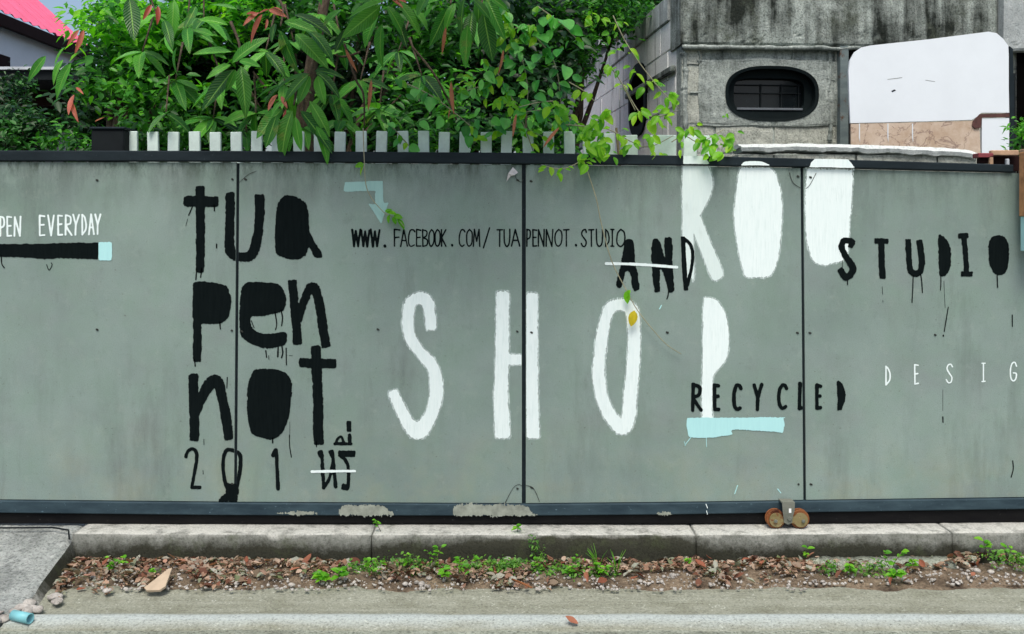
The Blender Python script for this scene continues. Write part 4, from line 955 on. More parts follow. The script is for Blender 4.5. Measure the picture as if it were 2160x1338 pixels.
# ---------------------------------------------------------------- foliage
def leaf_cloud(blobs, palette_bias=0.0, seed=1):
    """blobs: (px,py,Y, rx_px, ry_px, rY_m, count, length_m, aspect) -> verts, faces, per-leaf value"""
    r=np.random.default_rng(seed); VS=[];FS=[];RV=[]; base=0
    for (px,py,Y,rpx,rpy,ry,n,ln,asp) in blobs:
        c=P(px,py,Y); d=D0+Y; Rx=rpx/F*d; Rz=rpy/F*d
        # sub-clumps give uneven masses
        nc=max(3,n//26); cc=r.normal(size=(nc,3)); cc/=np.linalg.norm(cc,axis=1)[:,None]; cc*=(r.random(nc)**.45)[:,None]
        k=r.integers(0,nc,n); p=cc[k]*np.array([Rx,ry,Rz])+np.array([c.x,c.y,c.z])
        cr_=ln*1.9; p=p+r.normal(size=(n,3))*cr_*.55
        tone=np.clip(r.random(nc)[k]*.55+r.random(n)*.45+palette_bias,0,1)
        a=r.random(n)*2*np.pi; dirv=np.stack([np.cos(a),np.sin(a)*.9-.25,-.35+r.normal(size=n)*.45],1); dirv/=np.linalg.norm(dirv,axis=1)[:,None]
        up=np.stack([r.normal(size=n)*.45,-.45+r.normal(size=n)*.4,np.ones(n)*.9],1)
        side=np.cross(dirv,up); side/=np.linalg.norm(side,axis=1)[:,None]; nor=np.cross(side,dirv)
        L_=ln*(.65+.7*r.random(n)); Wd=L_*asp
        prof=[(0,0,0),(.28,-.42,.06),(.62,-.40,.04),(1.0,0,-.12),(.62,.40,.04),(.28,.42,.06),(.45,0,-.03)]
        V=np.stack([p+dirv*(L_*t)[:,None]+side*(Wd*s_)[:,None]+nor*(L_*h)[:,None] for t,s_,h in prof],1)
        F_=np.array([(6,0,1),(6,1,2),(6,2,3),(6,3,4),(6,4,5),(6,5,0)])
        VS.append(V.reshape(-1,3)); idx=base+np.arange(n)[:,None,None]*7+F_[None]; FS.append(idx.reshape(-1,3)); RV.append(np.repeat(tone,7)); base+=n*7
    return np.concatenate(VS),np.concatenate(FS),np.concatenate(RV)
def cloud_mesh(name,V,Fc,rv,mat):
    me=bpy.data.meshes.new(name); me.vertices.add(len(V)); me.vertices.foreach_set('co',V.astype(np.float32).ravel())
    nf=len(Fc); me.loops.add(nf*3); me.loops.foreach_set('vertex_index',Fc.astype(np.int32).ravel())
    me.polygons.add(nf); me.polygons.foreach_set('loop_start',np.arange(nf,dtype=np.int32)*3); me.polygons.foreach_set('loop_total',np.full(nf,3,np.int32))
    me.polygons.foreach_set('use_smooth',np.ones(nf,bool))
    at=me.attributes.new('rnd','FLOAT','POINT'); at.data.foreach_set('value',rv.astype(np.float32))
    me.materials.append(mat); me.update(); me.validate(); return me
def tree(name,label,cat,root,blobs,mat,seed,trunk_r=.06,bias=0,branches=7,group=None):
    loc=P(root[0],480,root[1]); loc.z=0; t=empty(name,loc); tag(t,label,cat,group)
    V,Fc,rv=leaf_cloud(blobs,bias,seed); V=V-np.array(loc)
    o=link('crown',cloud_mesh('crown',V,Fc,rv,mat),t); o['kind']='stuff'
    rr=random.Random(seed); top=P(blobs[0][0],blobs[0][1],blobs[0][2])
    mid=Vector((loc.x+(top.x-loc.x)*.3,loc.y+(top.y-loc.y)*.3,max(.6,top.z*.55)))
    mb=MB().tube([loc+Vector((0,0,-.05)),loc+Vector((.02,0,mid.z*.5)),mid],[trunk_r*1.25,trunk_r,trunk_r*.75],9); mb.build('trunk',M['bark'],t,True)
    for k in range(branches):
        b=blobs[k%len(blobs)]; e=P(b[0]+rr.uniform(-.6,.6)*b[3],b[1]+rr.uniform(-.5,.5)*b[4],b[2]+rr.uniform(-.4,.4)*b[5])
        m_=mid.lerp(e,.5)+Vector((rr.uniform(-.1,.1),rr.uniform(-.1,.1),.08))
        MB().tube([mid,m_,e],[trunk_r*.55,trunk_r*.32,trunk_r*.1],6).build('branch',M['bark'],t,True)
    return t
# deep trees that close the view, their shade painted into the leaf colour
TG='shaded trees behind the picket fence'
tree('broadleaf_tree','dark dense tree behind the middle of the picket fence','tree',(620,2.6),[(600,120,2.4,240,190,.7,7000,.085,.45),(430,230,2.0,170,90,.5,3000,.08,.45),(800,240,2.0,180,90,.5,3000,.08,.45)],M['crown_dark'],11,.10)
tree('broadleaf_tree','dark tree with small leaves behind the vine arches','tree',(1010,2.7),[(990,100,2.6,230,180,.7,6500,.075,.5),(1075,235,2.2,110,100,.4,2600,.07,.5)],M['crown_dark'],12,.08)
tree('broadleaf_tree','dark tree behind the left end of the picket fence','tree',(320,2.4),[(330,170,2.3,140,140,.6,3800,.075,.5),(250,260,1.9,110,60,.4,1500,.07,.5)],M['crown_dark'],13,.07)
# lit, small-leaved crowns
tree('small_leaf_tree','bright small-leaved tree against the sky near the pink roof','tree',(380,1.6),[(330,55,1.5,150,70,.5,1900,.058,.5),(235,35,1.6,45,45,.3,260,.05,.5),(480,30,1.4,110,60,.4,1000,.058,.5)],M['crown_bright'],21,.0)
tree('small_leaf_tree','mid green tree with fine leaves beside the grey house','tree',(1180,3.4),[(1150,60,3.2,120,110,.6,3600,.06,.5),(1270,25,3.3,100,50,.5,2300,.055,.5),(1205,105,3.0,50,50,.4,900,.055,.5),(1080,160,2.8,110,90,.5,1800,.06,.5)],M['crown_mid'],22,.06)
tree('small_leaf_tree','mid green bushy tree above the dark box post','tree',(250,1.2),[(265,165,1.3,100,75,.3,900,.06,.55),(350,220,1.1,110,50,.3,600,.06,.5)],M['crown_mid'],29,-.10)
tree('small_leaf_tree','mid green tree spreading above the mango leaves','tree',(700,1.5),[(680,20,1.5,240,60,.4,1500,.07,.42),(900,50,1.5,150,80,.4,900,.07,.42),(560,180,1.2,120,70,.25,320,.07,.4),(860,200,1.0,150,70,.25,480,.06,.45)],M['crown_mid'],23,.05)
tree('small_leaf_tree','distant pale tree in the corner above the grey house','tree',(1330,8.0),[(1330,-20,8.5,110,40,1.0,2600,.10,.5)],M['crown_mid'],24,.08)
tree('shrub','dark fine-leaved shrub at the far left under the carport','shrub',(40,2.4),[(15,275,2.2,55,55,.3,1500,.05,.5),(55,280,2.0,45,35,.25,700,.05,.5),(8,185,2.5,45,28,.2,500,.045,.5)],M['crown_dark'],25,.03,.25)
tree('shrub','low shrub whose leaves fill the gaps between the left pickets','shrub',(330,.7),[(300,300,.7,110,26,.15,500,.055,.45),(140,305,.8,45,20,.12,160,.05,.45),(460,300,.7,120,24,.12,350,.05,.45)],M['crown_mid'],26,.02)
tree('shrub','low shrub whose leaves fill the gaps between the right pickets','shrub',(950,.8),[(900,285,.6,150,30,.15,700,.05,.5),(1120,285,.6,110,34,.15,750,.05,.5)],M['crown_mid'],27,.02)
tree('shrub','small leafy shrub in the dark doorway at the right edge','shrub',(2168,1.0),[(2165,290,1.2,22,40,.1,300,.035,.5)],M['crown_mid'],28,.01,.2)

# --- mango leaves, one object each
def leaf_blade(Lw,droop,twist,wave,n=9,heart=False):
    """unit-length leaf along +y, normal +z"""
    vs=[];uv=[]
    for j in range(n+1):
        v=j/n
        if heart: wd=Lw*1.95*max(.01,(v**.55)*(1-v)**.75)*(1 if v<1 else 0)+.01
        else: wd=Lw*max(.015,(math.sin(math.pi*v**.85))**.75)
        zc=-droop*v*v; tw=twist*v
        for s_ in (-1,-.5,0,.5,1):
            x=wd*s_*.5; z=zc+abs(s_)*wd*.20+(wave*math.sin(v*26+s_*1.3)*abs(s_))
            y=v*(1-.12*droop)+ (-.03 if heart and j==0 and s_ else 0)
            vs.append((x*math.cos(tw)-z*math.sin(tw)*.0,y,z+x*math.sin(tw))); uv.append(((s_+1)/2,v))
    fs=[(j*5+i,j*5+i+1,(j+1)*5+i+1,(j+1)*5+i) for j in range(n) for i in range(4)]
    return vs,fs,uv
def blade_mesh(name,mat,*a,**k):
    vs,fs,uv=leaf_blade(*a,**k); 
    # short stalk
    me=bpy.data.meshes.new(name); me.from_pydata(vs,[],fs); l=me.uv_layers.new(name='UVMap')
    for lp in me.loops: l.data[lp.index].uv=uv[lp.vertex_index]
    me.materials.append(mat); me.polygons.foreach_set('use_smooth',[True]*len(me.polygons)); me.update(); return me
mango_me=[blade_mesh('leaf',M['mango'],w_,d_,t_2,.006) for w_,d_,t_2 in ((.32,.10,.1),(.28,.28,-.25),(.36,.18,.3),(.29,.38,.0),(.33,.08,-.4))]
pink_me=[blade_mesh('leaf',M['pinkleaf'],w_,d_,t_2,.004) for w_,d_,t_2 in ((.26,.15,.3),(.20,.3,-.3))]
pod_me=[blade_mesh('pod',M['podleaf'],.13,.12,.5,.004)]
round_me=[blade_mesh('leaf',M['round'],w_,d_,t_2,.003,n=9,heart=True) for w_,d_,t_2 in ((.85,.12,.1),(.7,.25,-.2),(.6,.1,.3))]
lime_me=[blade_mesh('leaf',M['lime'],w_,d_,t_2,.004,n=6) for w_,d_,t_2 in ((.5,.15,.2),(.42,.3,-.3),(.58,.1,.1))]
yel_me=[blade_mesh('leaf',M['yleaf'],.55,.15,.2,.004,n=6)]
def put_leaf(me,parent,a,b,name='leaf',nrm=None,label=None):
    """leaf from base a to tip b (world)"""
    a=Vector(a);b=Vector(b); y=(b-a); Ln=y.length; y.normalize()
    nrm=nrm or Vector((random.uniform(-.7,.7),-.75,random.uniform(.2,1.1)))
    x=y.cross(nrm).normalized(); z=x.cross(y)
    m=Matrix((x,y,z)).transposed().to_4x4()
    o=bpy.data.objects.new(name,me); col.objects.link(o); o.parent=parent
    o.matrix_local=Matrix.Translation(rel(parent,a))@m@Matrix.Scale(Ln,4)
    if label: o['label']=label
    return o
mt=empty('mango_tree',Vector((P(640,0,.9).x,.9,0))); tag(mt,'mango tree with large drooping ribbed leaves hanging over the gate','tree')
MB().tube([(mt.location.x,.9,-.05),(mt.location.x+.05,.9,1.0),P(640,250,.8),P(660,120,.7),P(700,-60,.6)],[.07,.06,.045,.03,.02],9).build('trunk',M['bark'],mt,True)
V,Fc,rv=leaf_cloud([(860,-330,-.62,300,45,.12,900,.15,.33),(600,-330,-.5,200,45,.12,300,.15,.33),(1120,-330,-.6,160,45,.12,300,.13,.35)],.05,91); V=V-np.array(mt.location)  # unseen overhanging crown, added to cast shade on the panel tops
o=link('crown',cloud_mesh('crown',V,Fc,rv,M['crown_mid']),mt); o['kind']='stuff'
def px_leaf(x0,y0,x1,y1,Y=.25,me=None,c=0,dY=None):
    dY=random.uniform(-.10,.02) if dY is None else dY
    return put_leaf(me or random.choice(mango_me),mt,P(x0,y0,Y),P(x1,y1,Y+dY))
def branch(pts,Y,r0=.012,r1=.005,par=None,mat=None,name='branch'):
    q=[P(a,b,(Y[i] if isinstance(Y,(list,tuple)) else Y)) for i,(a,b) in enumerate(pts)]
    cq=[Vector(v) for v in catmull([tuple(v) for v in q],False,5)]
    rs=[r0+(r1-r0)*i/(len(cq)-1) for i in range(len(cq))]
    return MB().tube(cq,rs,6).build(name,mat or M['bark'],par if par is not None else mt,True)
A=lambda x,y:(x/3,y/3); Bc=lambda x,y:(700+x/3,y/3)
traced=[((1465,330),(1215,325)),((1460,410),(1300,465)),((1490,440),(1435,595)),((1480,440),(1262,702)),((1525,420),(1568,705)),((1515,385),(1640,408)),((1470,400),(1672,195)),
 ((1775,195),(1882,472)),((1740,150),(1715,262)),((1800,135),(2012,196)),((1860,95),(2112,160)),((1870,215),(2080,420)),((1960,200),(2122,322)),
 ((1960,470),(1710,520)),((1950,475),(1780,602)),((1960,480),(1880,666)),((2010,480),(2045,656)),((2000,460),(2165,560)),((1990,450),(2165,438)),
 ((290,355),(160,512)),((410,300),(332,412)),((450,400),(312,622)),((400,380),(296,512)),((1100,0),(1088,252)),((820,-10),(852,252)),((1060,200),(1082,332)),((1040,130),(1090,260)),
 ((1790,690),(1610,852)),((1750,730),(1680,940)),((1850,700),(1722,1022)),((1900,700),(2120,960)),((2000,800),(2115,1025)),((1960,640),(2100,860)),((1870,740),(1890,960)),((1800,640),(1700,690)),
 ((1440,160),(1260,100)),((1350,230),(1220,170)),((1500,60),(1330,20)),((1120,300),(1060,480)),((2040,360),(2160,300)),((1700,330),(1560,300)),((1240,40),(1180,160)),((1290,90),(1130,100))]
for a,b in traced:
    x0,y0=A(*a);x1,y1=A(*b); Y=-.07 if y1>285 else random.uniform(.08,.30)
    px_leaf(x0,y0,x1,y1,Y,dY=(.0 if y1>285 else None))
traced2=[((310,40),(58,245)),((300,70),(178,284)),((350,40),(502,238)),((330,10),(88,62)),((320,150),(258,425)),((400,0),(602,192)),((240,40),(70,118)),((270,10),(120,-40)),
 ((735,50),(628,294)),((840,-10),(772,250)),((890,80),(852,304)),((930,-10),(922,155)),((960,80),(1012,392)),((860,160),(838,436)),((980,-10),(1084,222)),((690,-5),(560,24)),((1000,-20),(1120,60)),((900,0),(1010,120)),((780,20),(700,180)),((420,120),(470,300)),((100,180),(10,330)),((60,60),(-60,150)),((520,60),(620,180)),((600,-20),(540,90))]
for a,b in traced2:
    x0,y0=Bc(*a);x1,y1=Bc(*b); px_leaf(x0,y0,x1,y1,random.uniform(-.02,.18))
for c,ln in (((500,135),110),((592,55),120),((655,157),110),((805,8),130),((950,10),130),((620,222),80)):
    branch([(c[0]+random.uniform(-15,15),c[1]-random.uniform(60,110)),(c[0]+5,c[1]-40),c],[.35,.28,.2],.008,.004)
# further rosettes, random
ROS=[(330,30),(395,60),(300,110),(430,40),(470,170),(540,240),(720,90),(760,170),(620,90),(700,200),(840,110),(560,110),(450,250),(520,280),(640,270),(720,255),(800,230),(370,170),(350,240),(890,160),(600,180),(1010,40),(670,30)]
for i,(x,y) in enumerate(ROS):
    n=random.randint(5,8); a0=random.random()*6; Y=random.uniform(.25,.6); c=P(x,y,Y)
    for k in range(n):
        a=a0+k*2*math.pi/n+random.uniform(-.3,.3); el=random.uniform(-.9,.05)
        d=Vector((math.cos(a),math.sin(a)*.8-.2,el)).normalized()*random.uniform(.13,.20)
        put_leaf(random.choice(mango_me),mt,c,c+d,nrm=Vector((random.uniform(-.3,.3),-.5,.9)))
    branch([(x+random.uniform(-30,30),y-80),(x,y)],[Y+.1,Y],.006,.003)
# young red leaves and brown pods
reds=[(A(1700,60),A(1810,100)),(A(1660,90),A(1562,250)),(A(1640,80),A(1530,150)),(A(1700,60),A(1640,70)),(A(1690,120),A(1690,175)),(A(1720,50),A(1790,45)),(A(1000,40),A(1000,150)),(A(960,30),A(905,120)),(A(500,190),A(420,280)),(A(530,190),A(480,330)),(A(470,600),A(418,720)),(A(450,640),A(480,760)),(A(480,555),A(520,575)),(A(1750,600),A(1688,692)),(A(1780,610),A(1815,680)),(A(1812,690),A(1775,824)),(Bc(380,-10),Bc(450,40)),(Bc(400,-20),Bc(470,10)),(A(1560,90),A(1620,75))]
for (a,b) in reds: put_leaf(random.choice(pink_me),mt,P(*a,.10),P(*b,.06))
pods=[(Bc(85,310),Bc(155,455)),(Bc(250,505),Bc(232,702)),(Bc(755,515),Bc(762,722)),(Bc(1168,720),Bc(1140,866)),(Bc(1442,805),Bc(1330,928)),(Bc(1085,315),Bc(1062,472)),(Bc(722,170),Bc(695,345)),(Bc(745,690),Bc(738,750)),(A(600,770),A(655,740)),(A(1760,600),A(1700,660))]
for a,b in pods: put_leaf(pod_me[0],mt,P(*a,.05),P(*b,.03),name='pod')
# bare twigs
for pts,Y in (([Bc(510,300),Bc(640,460),Bc(740,640),Bc(790,760)],.30),([Bc(80,280),Bc(150,500),Bc(200,600),Bc(205,800)],.16),([Bc(180,330),Bc(60,360),Bc(-60,300)],.3)):
    branch(pts,Y,.006,.004,name='twig')

# --- round-leaved vine
vn=empty('round_leaf_vine',Vector((P(1120,0,.35).x,.35,0))); tag(vn,'arching vine with round heart-shaped leaves above the picket fence','vine')
MB().tube([(vn.location.x,.35,0),(vn.location.x-.03,.35,.8),P(1110,240,.3)],[.012,.009,.006],6).build('stem',M['dstem'],vn,True)
stems=[[(1030,300),(1100,220),(1165,180),(1250,160)],[(1270,215),(1380,340),(1430,480),(1450,660)],[(1150,250),(1190,330),(1225,460),(1240,600),(1220,710)],[(1220,200),(1130,310),(1030,470),(960,660)],[(1100,560),(1180,700),(1275,960)],[(430,512),(600,590),(760,700),(900,820)],[(960,375),(1060,480),(1100,560)],[(1300,40),(1450,150),(1560,260)],[(800,600),(900,560),(1010,530)],[(360,780),(450,880),(520,960)],[(1080,50),(1120,120),(1150,180)],[(1220,710),(1320,700),(1440,720),(1560,780)],[(930,870),(1050,830),(1160,790),(1300,850),(1400,900)],[(1400,640),(1430,740),(1400,800)]]
for s_ in stems:
    branch([Bc(*p) for p in s_],.16,.0032,.0022,vn,M['stem'],'stem')
rl=[(1140,270),(1235,235),(1210,165),(1130,385),(1215,415),(1240,385),(1310,345),(1290,510),(1460,535),(1390,560),(975,460),(940,505),(1020,500),(935,685),(1320,715),(1380,190),(1440,310),(1400,110),(1370,110),(1530,790),(1560,760),(1000,170),(1290,160),(1320,225),(1060,260),(1205,300),(1400,520),(1160,400),(1500,260),(1520,180),(1470,130),(1340,330),(560,560),(620,620),(480,600),(700,740),(560,770),(400,500),(860,860),(1010,750),(1090,750),(1240,760),(1470,760),(1200,520),(1170,450),(1300,600),(1340,650),(1490,420),(1520,480),(980,560),(880,580),(1070,620),(840,800),(930,760),(1040,800)]
for (x,y) in rl:
    px,py=Bc(x,y); px+=random.uniform(-4,4); s_=random.uniform(22,32); a=random.uniform(-2.6,-.5)
    a_=P(px,py,.13+random.uniform(-.04,.05)); b_=P(px+math.cos(a)*s_*.8,py-math.sin(a)*s_*.8,.10+random.uniform(-.03,.03))
    put_leaf(random.choice(round_me),vn,a_,b_)
for s_ in stems:
    q=catmull(s_,False,4)
    for p in q:
        if random.random()<.75:
            px,py=Bc(p[0],p[1]); a=random.uniform(0,6.28); l_=random.uniform(14,26)
            put_leaf(random.choice(round_me+lime_me),vn,P(px,py,.15),P(px+math.cos(a)*l_,py+abs(math.sin(a))*l_,.12))

# --- lime creeper spilling over the gate and up the wall
lm=empty('lime_creeper',Vector((P(1330,0,.3).x,.3,0))); tag(lm,'lime green creeper spilling over the top rail between the fence and the concrete wall','vine')
MB().tube([(lm.location.x,.3,0),(lm.location.x+.02,.3,.9),P(1300,270,.15)],[.012,.009,.006],6).build('stem',M['dstem'],lm,True)
ls=[[(1780,100),(1850,250),(1940,390),(2040,520),(2110,600),(2200,690)],[(1850,540),(1900,640),(1960,720),(2060,740),(2190,700)],[(1480,790),(1600,800),(1750,820),(1900,900),(2010,930),(2160,860)],[(1600,1000),(1540,1040),(1450,1070),(1340,1050)],[(1760,420),(1830,520),(1880,620),(1920,700)],[(1500,520),(1600,580),(1660,640)],[(1400,640),(1300,650),(1180,680)],[(2150,900),(2230,860),(2330,900),(2480,820)]]
for s_ in ls: branch([Bc(*p) for p in s_],.10 if s_[0][1]<990 else -.04,.0026,.0018,lm,M['stem'],'stem')
# clusters: x,y,spread,count,leaf px,Y
cl=[(1790,330,25,3,24,.1),(1880,310,30,4,24,.1),(1780,430,35,5,24,.1),(1910,440,35,5,24,.1),(1850,540,30,4,22,.1),(1970,530,40,4,28,.1),(2060,520,35,4,26,.1),(2110,590,40,5,26,.1),(1960,730,45,7,28,.08),(2060,740,50,7,30,.08),(2130,690,40,4,26,.08),(1720,740,60,7,34,.04),(1640,770,50,6,32,.0),(1620,840,60,8,30,.0),(1720,860,70,9,30,.0),(1830,890,60,8,26,.0),(1910,900,40,5,22,.0),(1600,930,50,8,28,-.06),(1680,950,60,9,28,-.06),(1560,1010,30,4,26,-.07),(1620,1020,30,4,24,-.07),(1740,980,40,5,22,-.06),(1355,1055,22,3,24,-.06),(1440,1080,16,3,22,-.06),(1490,1060,15,2,20,-.06),(1170,660,60,9,24,.08),(1080,640,40,5,22,.08),(1400,680,60,5,26,.06),(1500,700,50,5,28,.05),(1560,560,35,4,22,.08),(1620,590,25,3,20,.08),(870,490,30,4,26,.1),(820,540,35,4,22,.1),(2020,870,30,5,22,.05),(2080,960,25,3,22,.02),(1700,120,40,5,22,.15),(1640,90,30,4,22,.15),(1750,200,30,4,22,.15),(1800,130,30,3,20,.15),(1130,160,30,4,20,.12),(1290,165,30,4,20,.12)]
cl3=[(30,590,40,6,22,.12),(90,600,25,3,18,.12),(30,660,20,2,20,.12),(140,770,40,7,22,.05),(200,790,40,7,24,.03),(260,830,40,6,24,.0),(340,840,45,8,26,.0),(400,810,40,6,22,.02),(345,920,18,3,26,-.05),(260,900,25,4,20,-.02),(420,880,25,4,20,.0),(100,880,20,3,20,.0),(370,690,18,2,10,.1)]
tot=0
for lst,fn in ((cl,Bc),(cl3,lambda x,y:(1400+x/2.842,y/2.842))):
    for (x,y,sp,n,lp,Y) in lst:
        for k in range(n):
            px,py=fn(x+random.gauss(0,sp*.55),y+random.gauss(0,sp*.5)); a=random.uniform(0,6.28); l_=lp*random.uniform(.75,1.2)
            dx=math.cos(a)*l_*.8; dy=math.sin(a)*l_*.5+l_*.45; yy=Y+random.uniform(-.03,.03)
            if tot<298: put_leaf(random.choice(lime_me),lm,P(px,py,yy),P(px+dx,py+dy,yy-.02)); tot+=1

# --- hanging runners in front of the gate
rn=empty('hanging_runner',P(1240,360,-.05)); tag(rn,'long bare runner with one green and one yellow leaf hanging down across SHOP','runner')
branch([(1238,358),(1258,420),(1268,470),(1290,550),(1320,610),(1345,655),(1385,705),(1410,730),(1437,747)],[-.05,-.04,-.035,-.03,-.03,-.03,-.03,-.025,-.02],.0026,.0016,rn,M['stem'],'stem')
put_leaf(lime_me[0],rn,P(1324,612,-.032),P(1322,642,-.035),label='small green leaf on the runner'); put_leaf(lime_me[1],rn,P(1330,612,-.032),P(1314,630,-.035))
put_leaf(yel_me[0],rn,P(1338,655,-.033),P(1331,690,-.036),label='yellow leaf on the runner')
rn2=empty('hanging_runner',P(768,330,-.05)); tag(rn2,'thin runner with a green sprig hanging over the pale blue arrow','runner')
branch([(766,270),(768,330),(772,390),(785,420),(800,438),(815,452),(838,462),(852,478)],[.0,-.045,-.04,-.035,-.03,-.03,-.03,-.03],.0022,.0014,rn2,M['stem'],'stem')
for a,b in (((815,448),(838,452)),((822,452),(818,472)),((830,455),(850,460)),((838,462),(855,484)),((828,458),(836,474)),((768,346),(748,352)),((767,350),(756,370)),((812,447),(826,440))):
    put_leaf(random.choice(lime_me),rn2,P(*a,-.032),P(*b,-.036))
# paper scrap hooked beside the joint
ps=empty('paper_scrap',P(1080,368,-.02)); tag(ps,'torn pale paper scrap caught on a wire beside the middle joint','paper scrap')
mb=MB(); q=[P(1068,384,-.004),P(1072,366,-.014),P(1082,353,-.02),P(1093,364,-.01),P(1085,370,-.022),P(1077,372,-.006)]
mb.add(q+[v+Vector((0,.0008,0)) for v in q],[(0,1,5),(1,4,5),(1,2,4),(2,3,4),(6,11,7),(7,11,10),(7,10,8),(8,10,9)]); mb.build('paper',M['tape'],ps)
branch([(1086,370),(1092,381),(1100,384),(1104,378)],-.008,.0012,.001,ps,M['screw'],'wire')

# ---------------------------------------------------------------- litter, stones, weeds, pipe
def rndz(px,py,z=0): g=G(px,py,z); return g
# litter mass
r=np.random.default_rng(5); n=9000
LT=[(130,1240),(165,1180),(250,1176),(720,1200),(1000,1200),(1440,1188),(1700,1185),(2160,1170),(2400,1165)]
px=r.uniform(120,2420,n); u=r.random(n)**1.15
keep=(fbm(px/55+3,u*2.2+8,3)+.14*(1-u)+.10*(px<700)-.08*((px>1480)&(u>.55))-.06*(u>.75))>.47; px=px[keep]; u=u[keep]; n=len(px)
top=np.interp(px,[a for a,_ in LT],[b for _,b in LT]); bot=np.interp(px,[120,300,700,1100,1450,2160,2400],[1262,1252,1238,1246,1243,1232,1228])+r.normal(size=n)*3
py=top+(bot-top)*u
d=H*F/(py-PYH); X=(px-1080)/F*d; Y=d-D0; Z=.008+.012*np.sin(np.clip((Y+.45)/.3,0,1)*np.pi)+r.random(n)*.012+.012*(1-u)+np.where(px>2000,.02,0)
Y=np.minimum(Y,-.152)
sz=.005+.021*r.random(n)**2.8
a=r.random(n)*6.283; tl=r.normal(size=(n,2))*.45
dv=np.stack([np.cos(a),np.sin(a),tl[:,0]],1); dv/=np.linalg.norm(dv,axis=1)[:,None]
up=np.stack([tl[:,1],r.normal(size=n)*.4,np.ones(n)],1); sd_=np.cross(dv,up); sd_/=np.linalg.norm(sd_,axis=1)[:,None]; nr=np.cross(sd_,dv)
c=np.stack([X,Y,Z],1); asp=.3+.5*r.random(n)
pf_=[(-1,0,0),(-.2,-1,.25),(.5,-.8,.1),(1,0,-.1),(.4,.9,.2),(-.3,.8,.3),(0,0,-.1)]
V=np.stack([c+dv*(sz*t)[:,None]+sd_*(sz*asp*s_)[:,None]+nr*(sz*h)[:,None] for t,s_,h in pf_],1).reshape(-1,3)
Fq=(np.arange(n)[:,None,None]*7+np.array([(6,0,1),(6,1,2),(6,2,3),(6,3,4),(6,4,5),(6,5,0)])[None]).reshape(-1,3)
o=link('leaf_litter',cloud_mesh('leaf_litter',V,Fq,np.repeat(r.random(n)**1.0,7),M['litters'])); tag(o,'strip of dry reddish leaf litter along the foot of the kerb','leaf litter',None,'stuff')
# gravel mass
mbg=MB(); 
bm=bmesh.new(); bmesh.ops.create_icosphere(bm,subdivisions=1,radius=1); iv=[v.co.copy() for v in bm.verts]; ifs=[[v.index for v in f.verts] for f in bm.faces]; bm.free()
for k in range(1700):
    px_=random.uniform(130,2300); t=random.random()**.8; py_=1195+t*(58 if px_>200 else 50)-(12 if px_>1700 else 0); g=G(px_,py_); g.y=min(g.y,-.155); s_=.0022+.007*random.random()**2
    mbg.add([(g.x+v.x*s_*random.uniform(.8,1.3),g.y+v.y*s_,.012+.004*random.random()+v.z*s_*.7) for v in iv],ifs)
o=mbg.build('gravel',M['stone']); tag(o,'loose grey grit mixed into the leaf litter','gravel',None,'stuff')
# single fallen leaves
fl_me=[]
for w_,d_,t_2 in ((.5,-.3,.5),(.42,.4,-.6),(.6,-.15,.2)): fl_me.append(blade_mesh('fallen_leaf',M['litter'],w_,d_,t_2,.02,n=6))
FLs=[(190,1192),(215,1210),(175,1232),(270,1205),(330,1200),(370,1196),(350,1205),(420,1225),(440,1212),(470,1203),(520,1205),(560,1200),(610,1222),(640,1206),(160,1250),(500,1228),(665,1237),(930,1218),(1045,1215),(1150,1205),(1180,1208),(1165,1198),(1235,1225),(1340,1225),(1400,1212),(1280,1240),(1330,1240),(1490,1215),(1530,1205),(1560,1212),(1600,1210),(1640,1202),(1700,1195),(1740,1205),(1500,1195),(1580,1195),(1950,1215),(1940,1222),(2000,1190),(2050,1185),(2110,1195),(2140,1200),(2055,1225),(1880,1235),(1925,1238),(1220,1318),(2050,1205),(2020,1180),(700,1212),(760,1205),(240,1190),(300,1192),(390,1203),(1420,1200),(1460,1205),(1690,1222),(1845,1205)]
ZN=[(300,'left of the broken tile shard'),(420,'around the broken tile shard'),(560,'below the numeral 2'),(730,'below the numeral 1 and the Thai letters'),(980,'below the letter S of SHOP'),(1130,'below the middle panel joint'),(1330,'below the letter O of SHOP'),(1480,'left of the second kerb joint'),(1600,'right of the second kerb joint'),(1740,'below the gate roller'),(1900,'in front of the left part of the pale footing'),(2020,'in front of the right part of the pale footing'),(2400,'at the far right')]
ORD=['first','second','third','fourth','fifth','sixth','seventh','eighth','ninth','tenth']
zc_n={}
def where(px,what):
    z=[n_ for lim,n_ in ZN if px<=lim][0]; k=zc_n.get((z,what),0); zc_n[(z,what)]=k+1
    return '%s %s %s'%(ORD[min(k,9)],what,z)
FLs.sort()
for i,(a,b) in enumerate(FLs):
    g=G(a,b); g.y=min(g.y,-.16); z=.034 if b<1245 else .004 if b>1300 else .012; an=random.uniform(0,6.28); ln=random.uniform(.03,.055)
    o=bpy.data.objects.new('fallen_leaf',random.choice(fl_me)); col.objects.link(o)
    o.location=(g.x,g.y,z); o.rotation_euler=(random.uniform(-.5,.6),random.uniform(-.5,.5),an); o.scale=(ln,)*3
    tag(o,where(a,'dry reddish leaf'),'fallen leaf','dry fallen leaves along the kerb')
st_me=[]
for k in range(3):
    bm=bmesh.new(); bmesh.ops.create_icosphere(bm,subdivisions=2,radius=1)
    for v in bm.verts: v.co*=1+.35*(float(fbm(v.co.x*1.3+k*9+5,v.co.y*1.3+v.co.z+9))-.5)*2; v.co.z*=.6
    st_me.append(MB().bm(bm).mesh('pebble',M['stone'],True))
zc_n.clear()
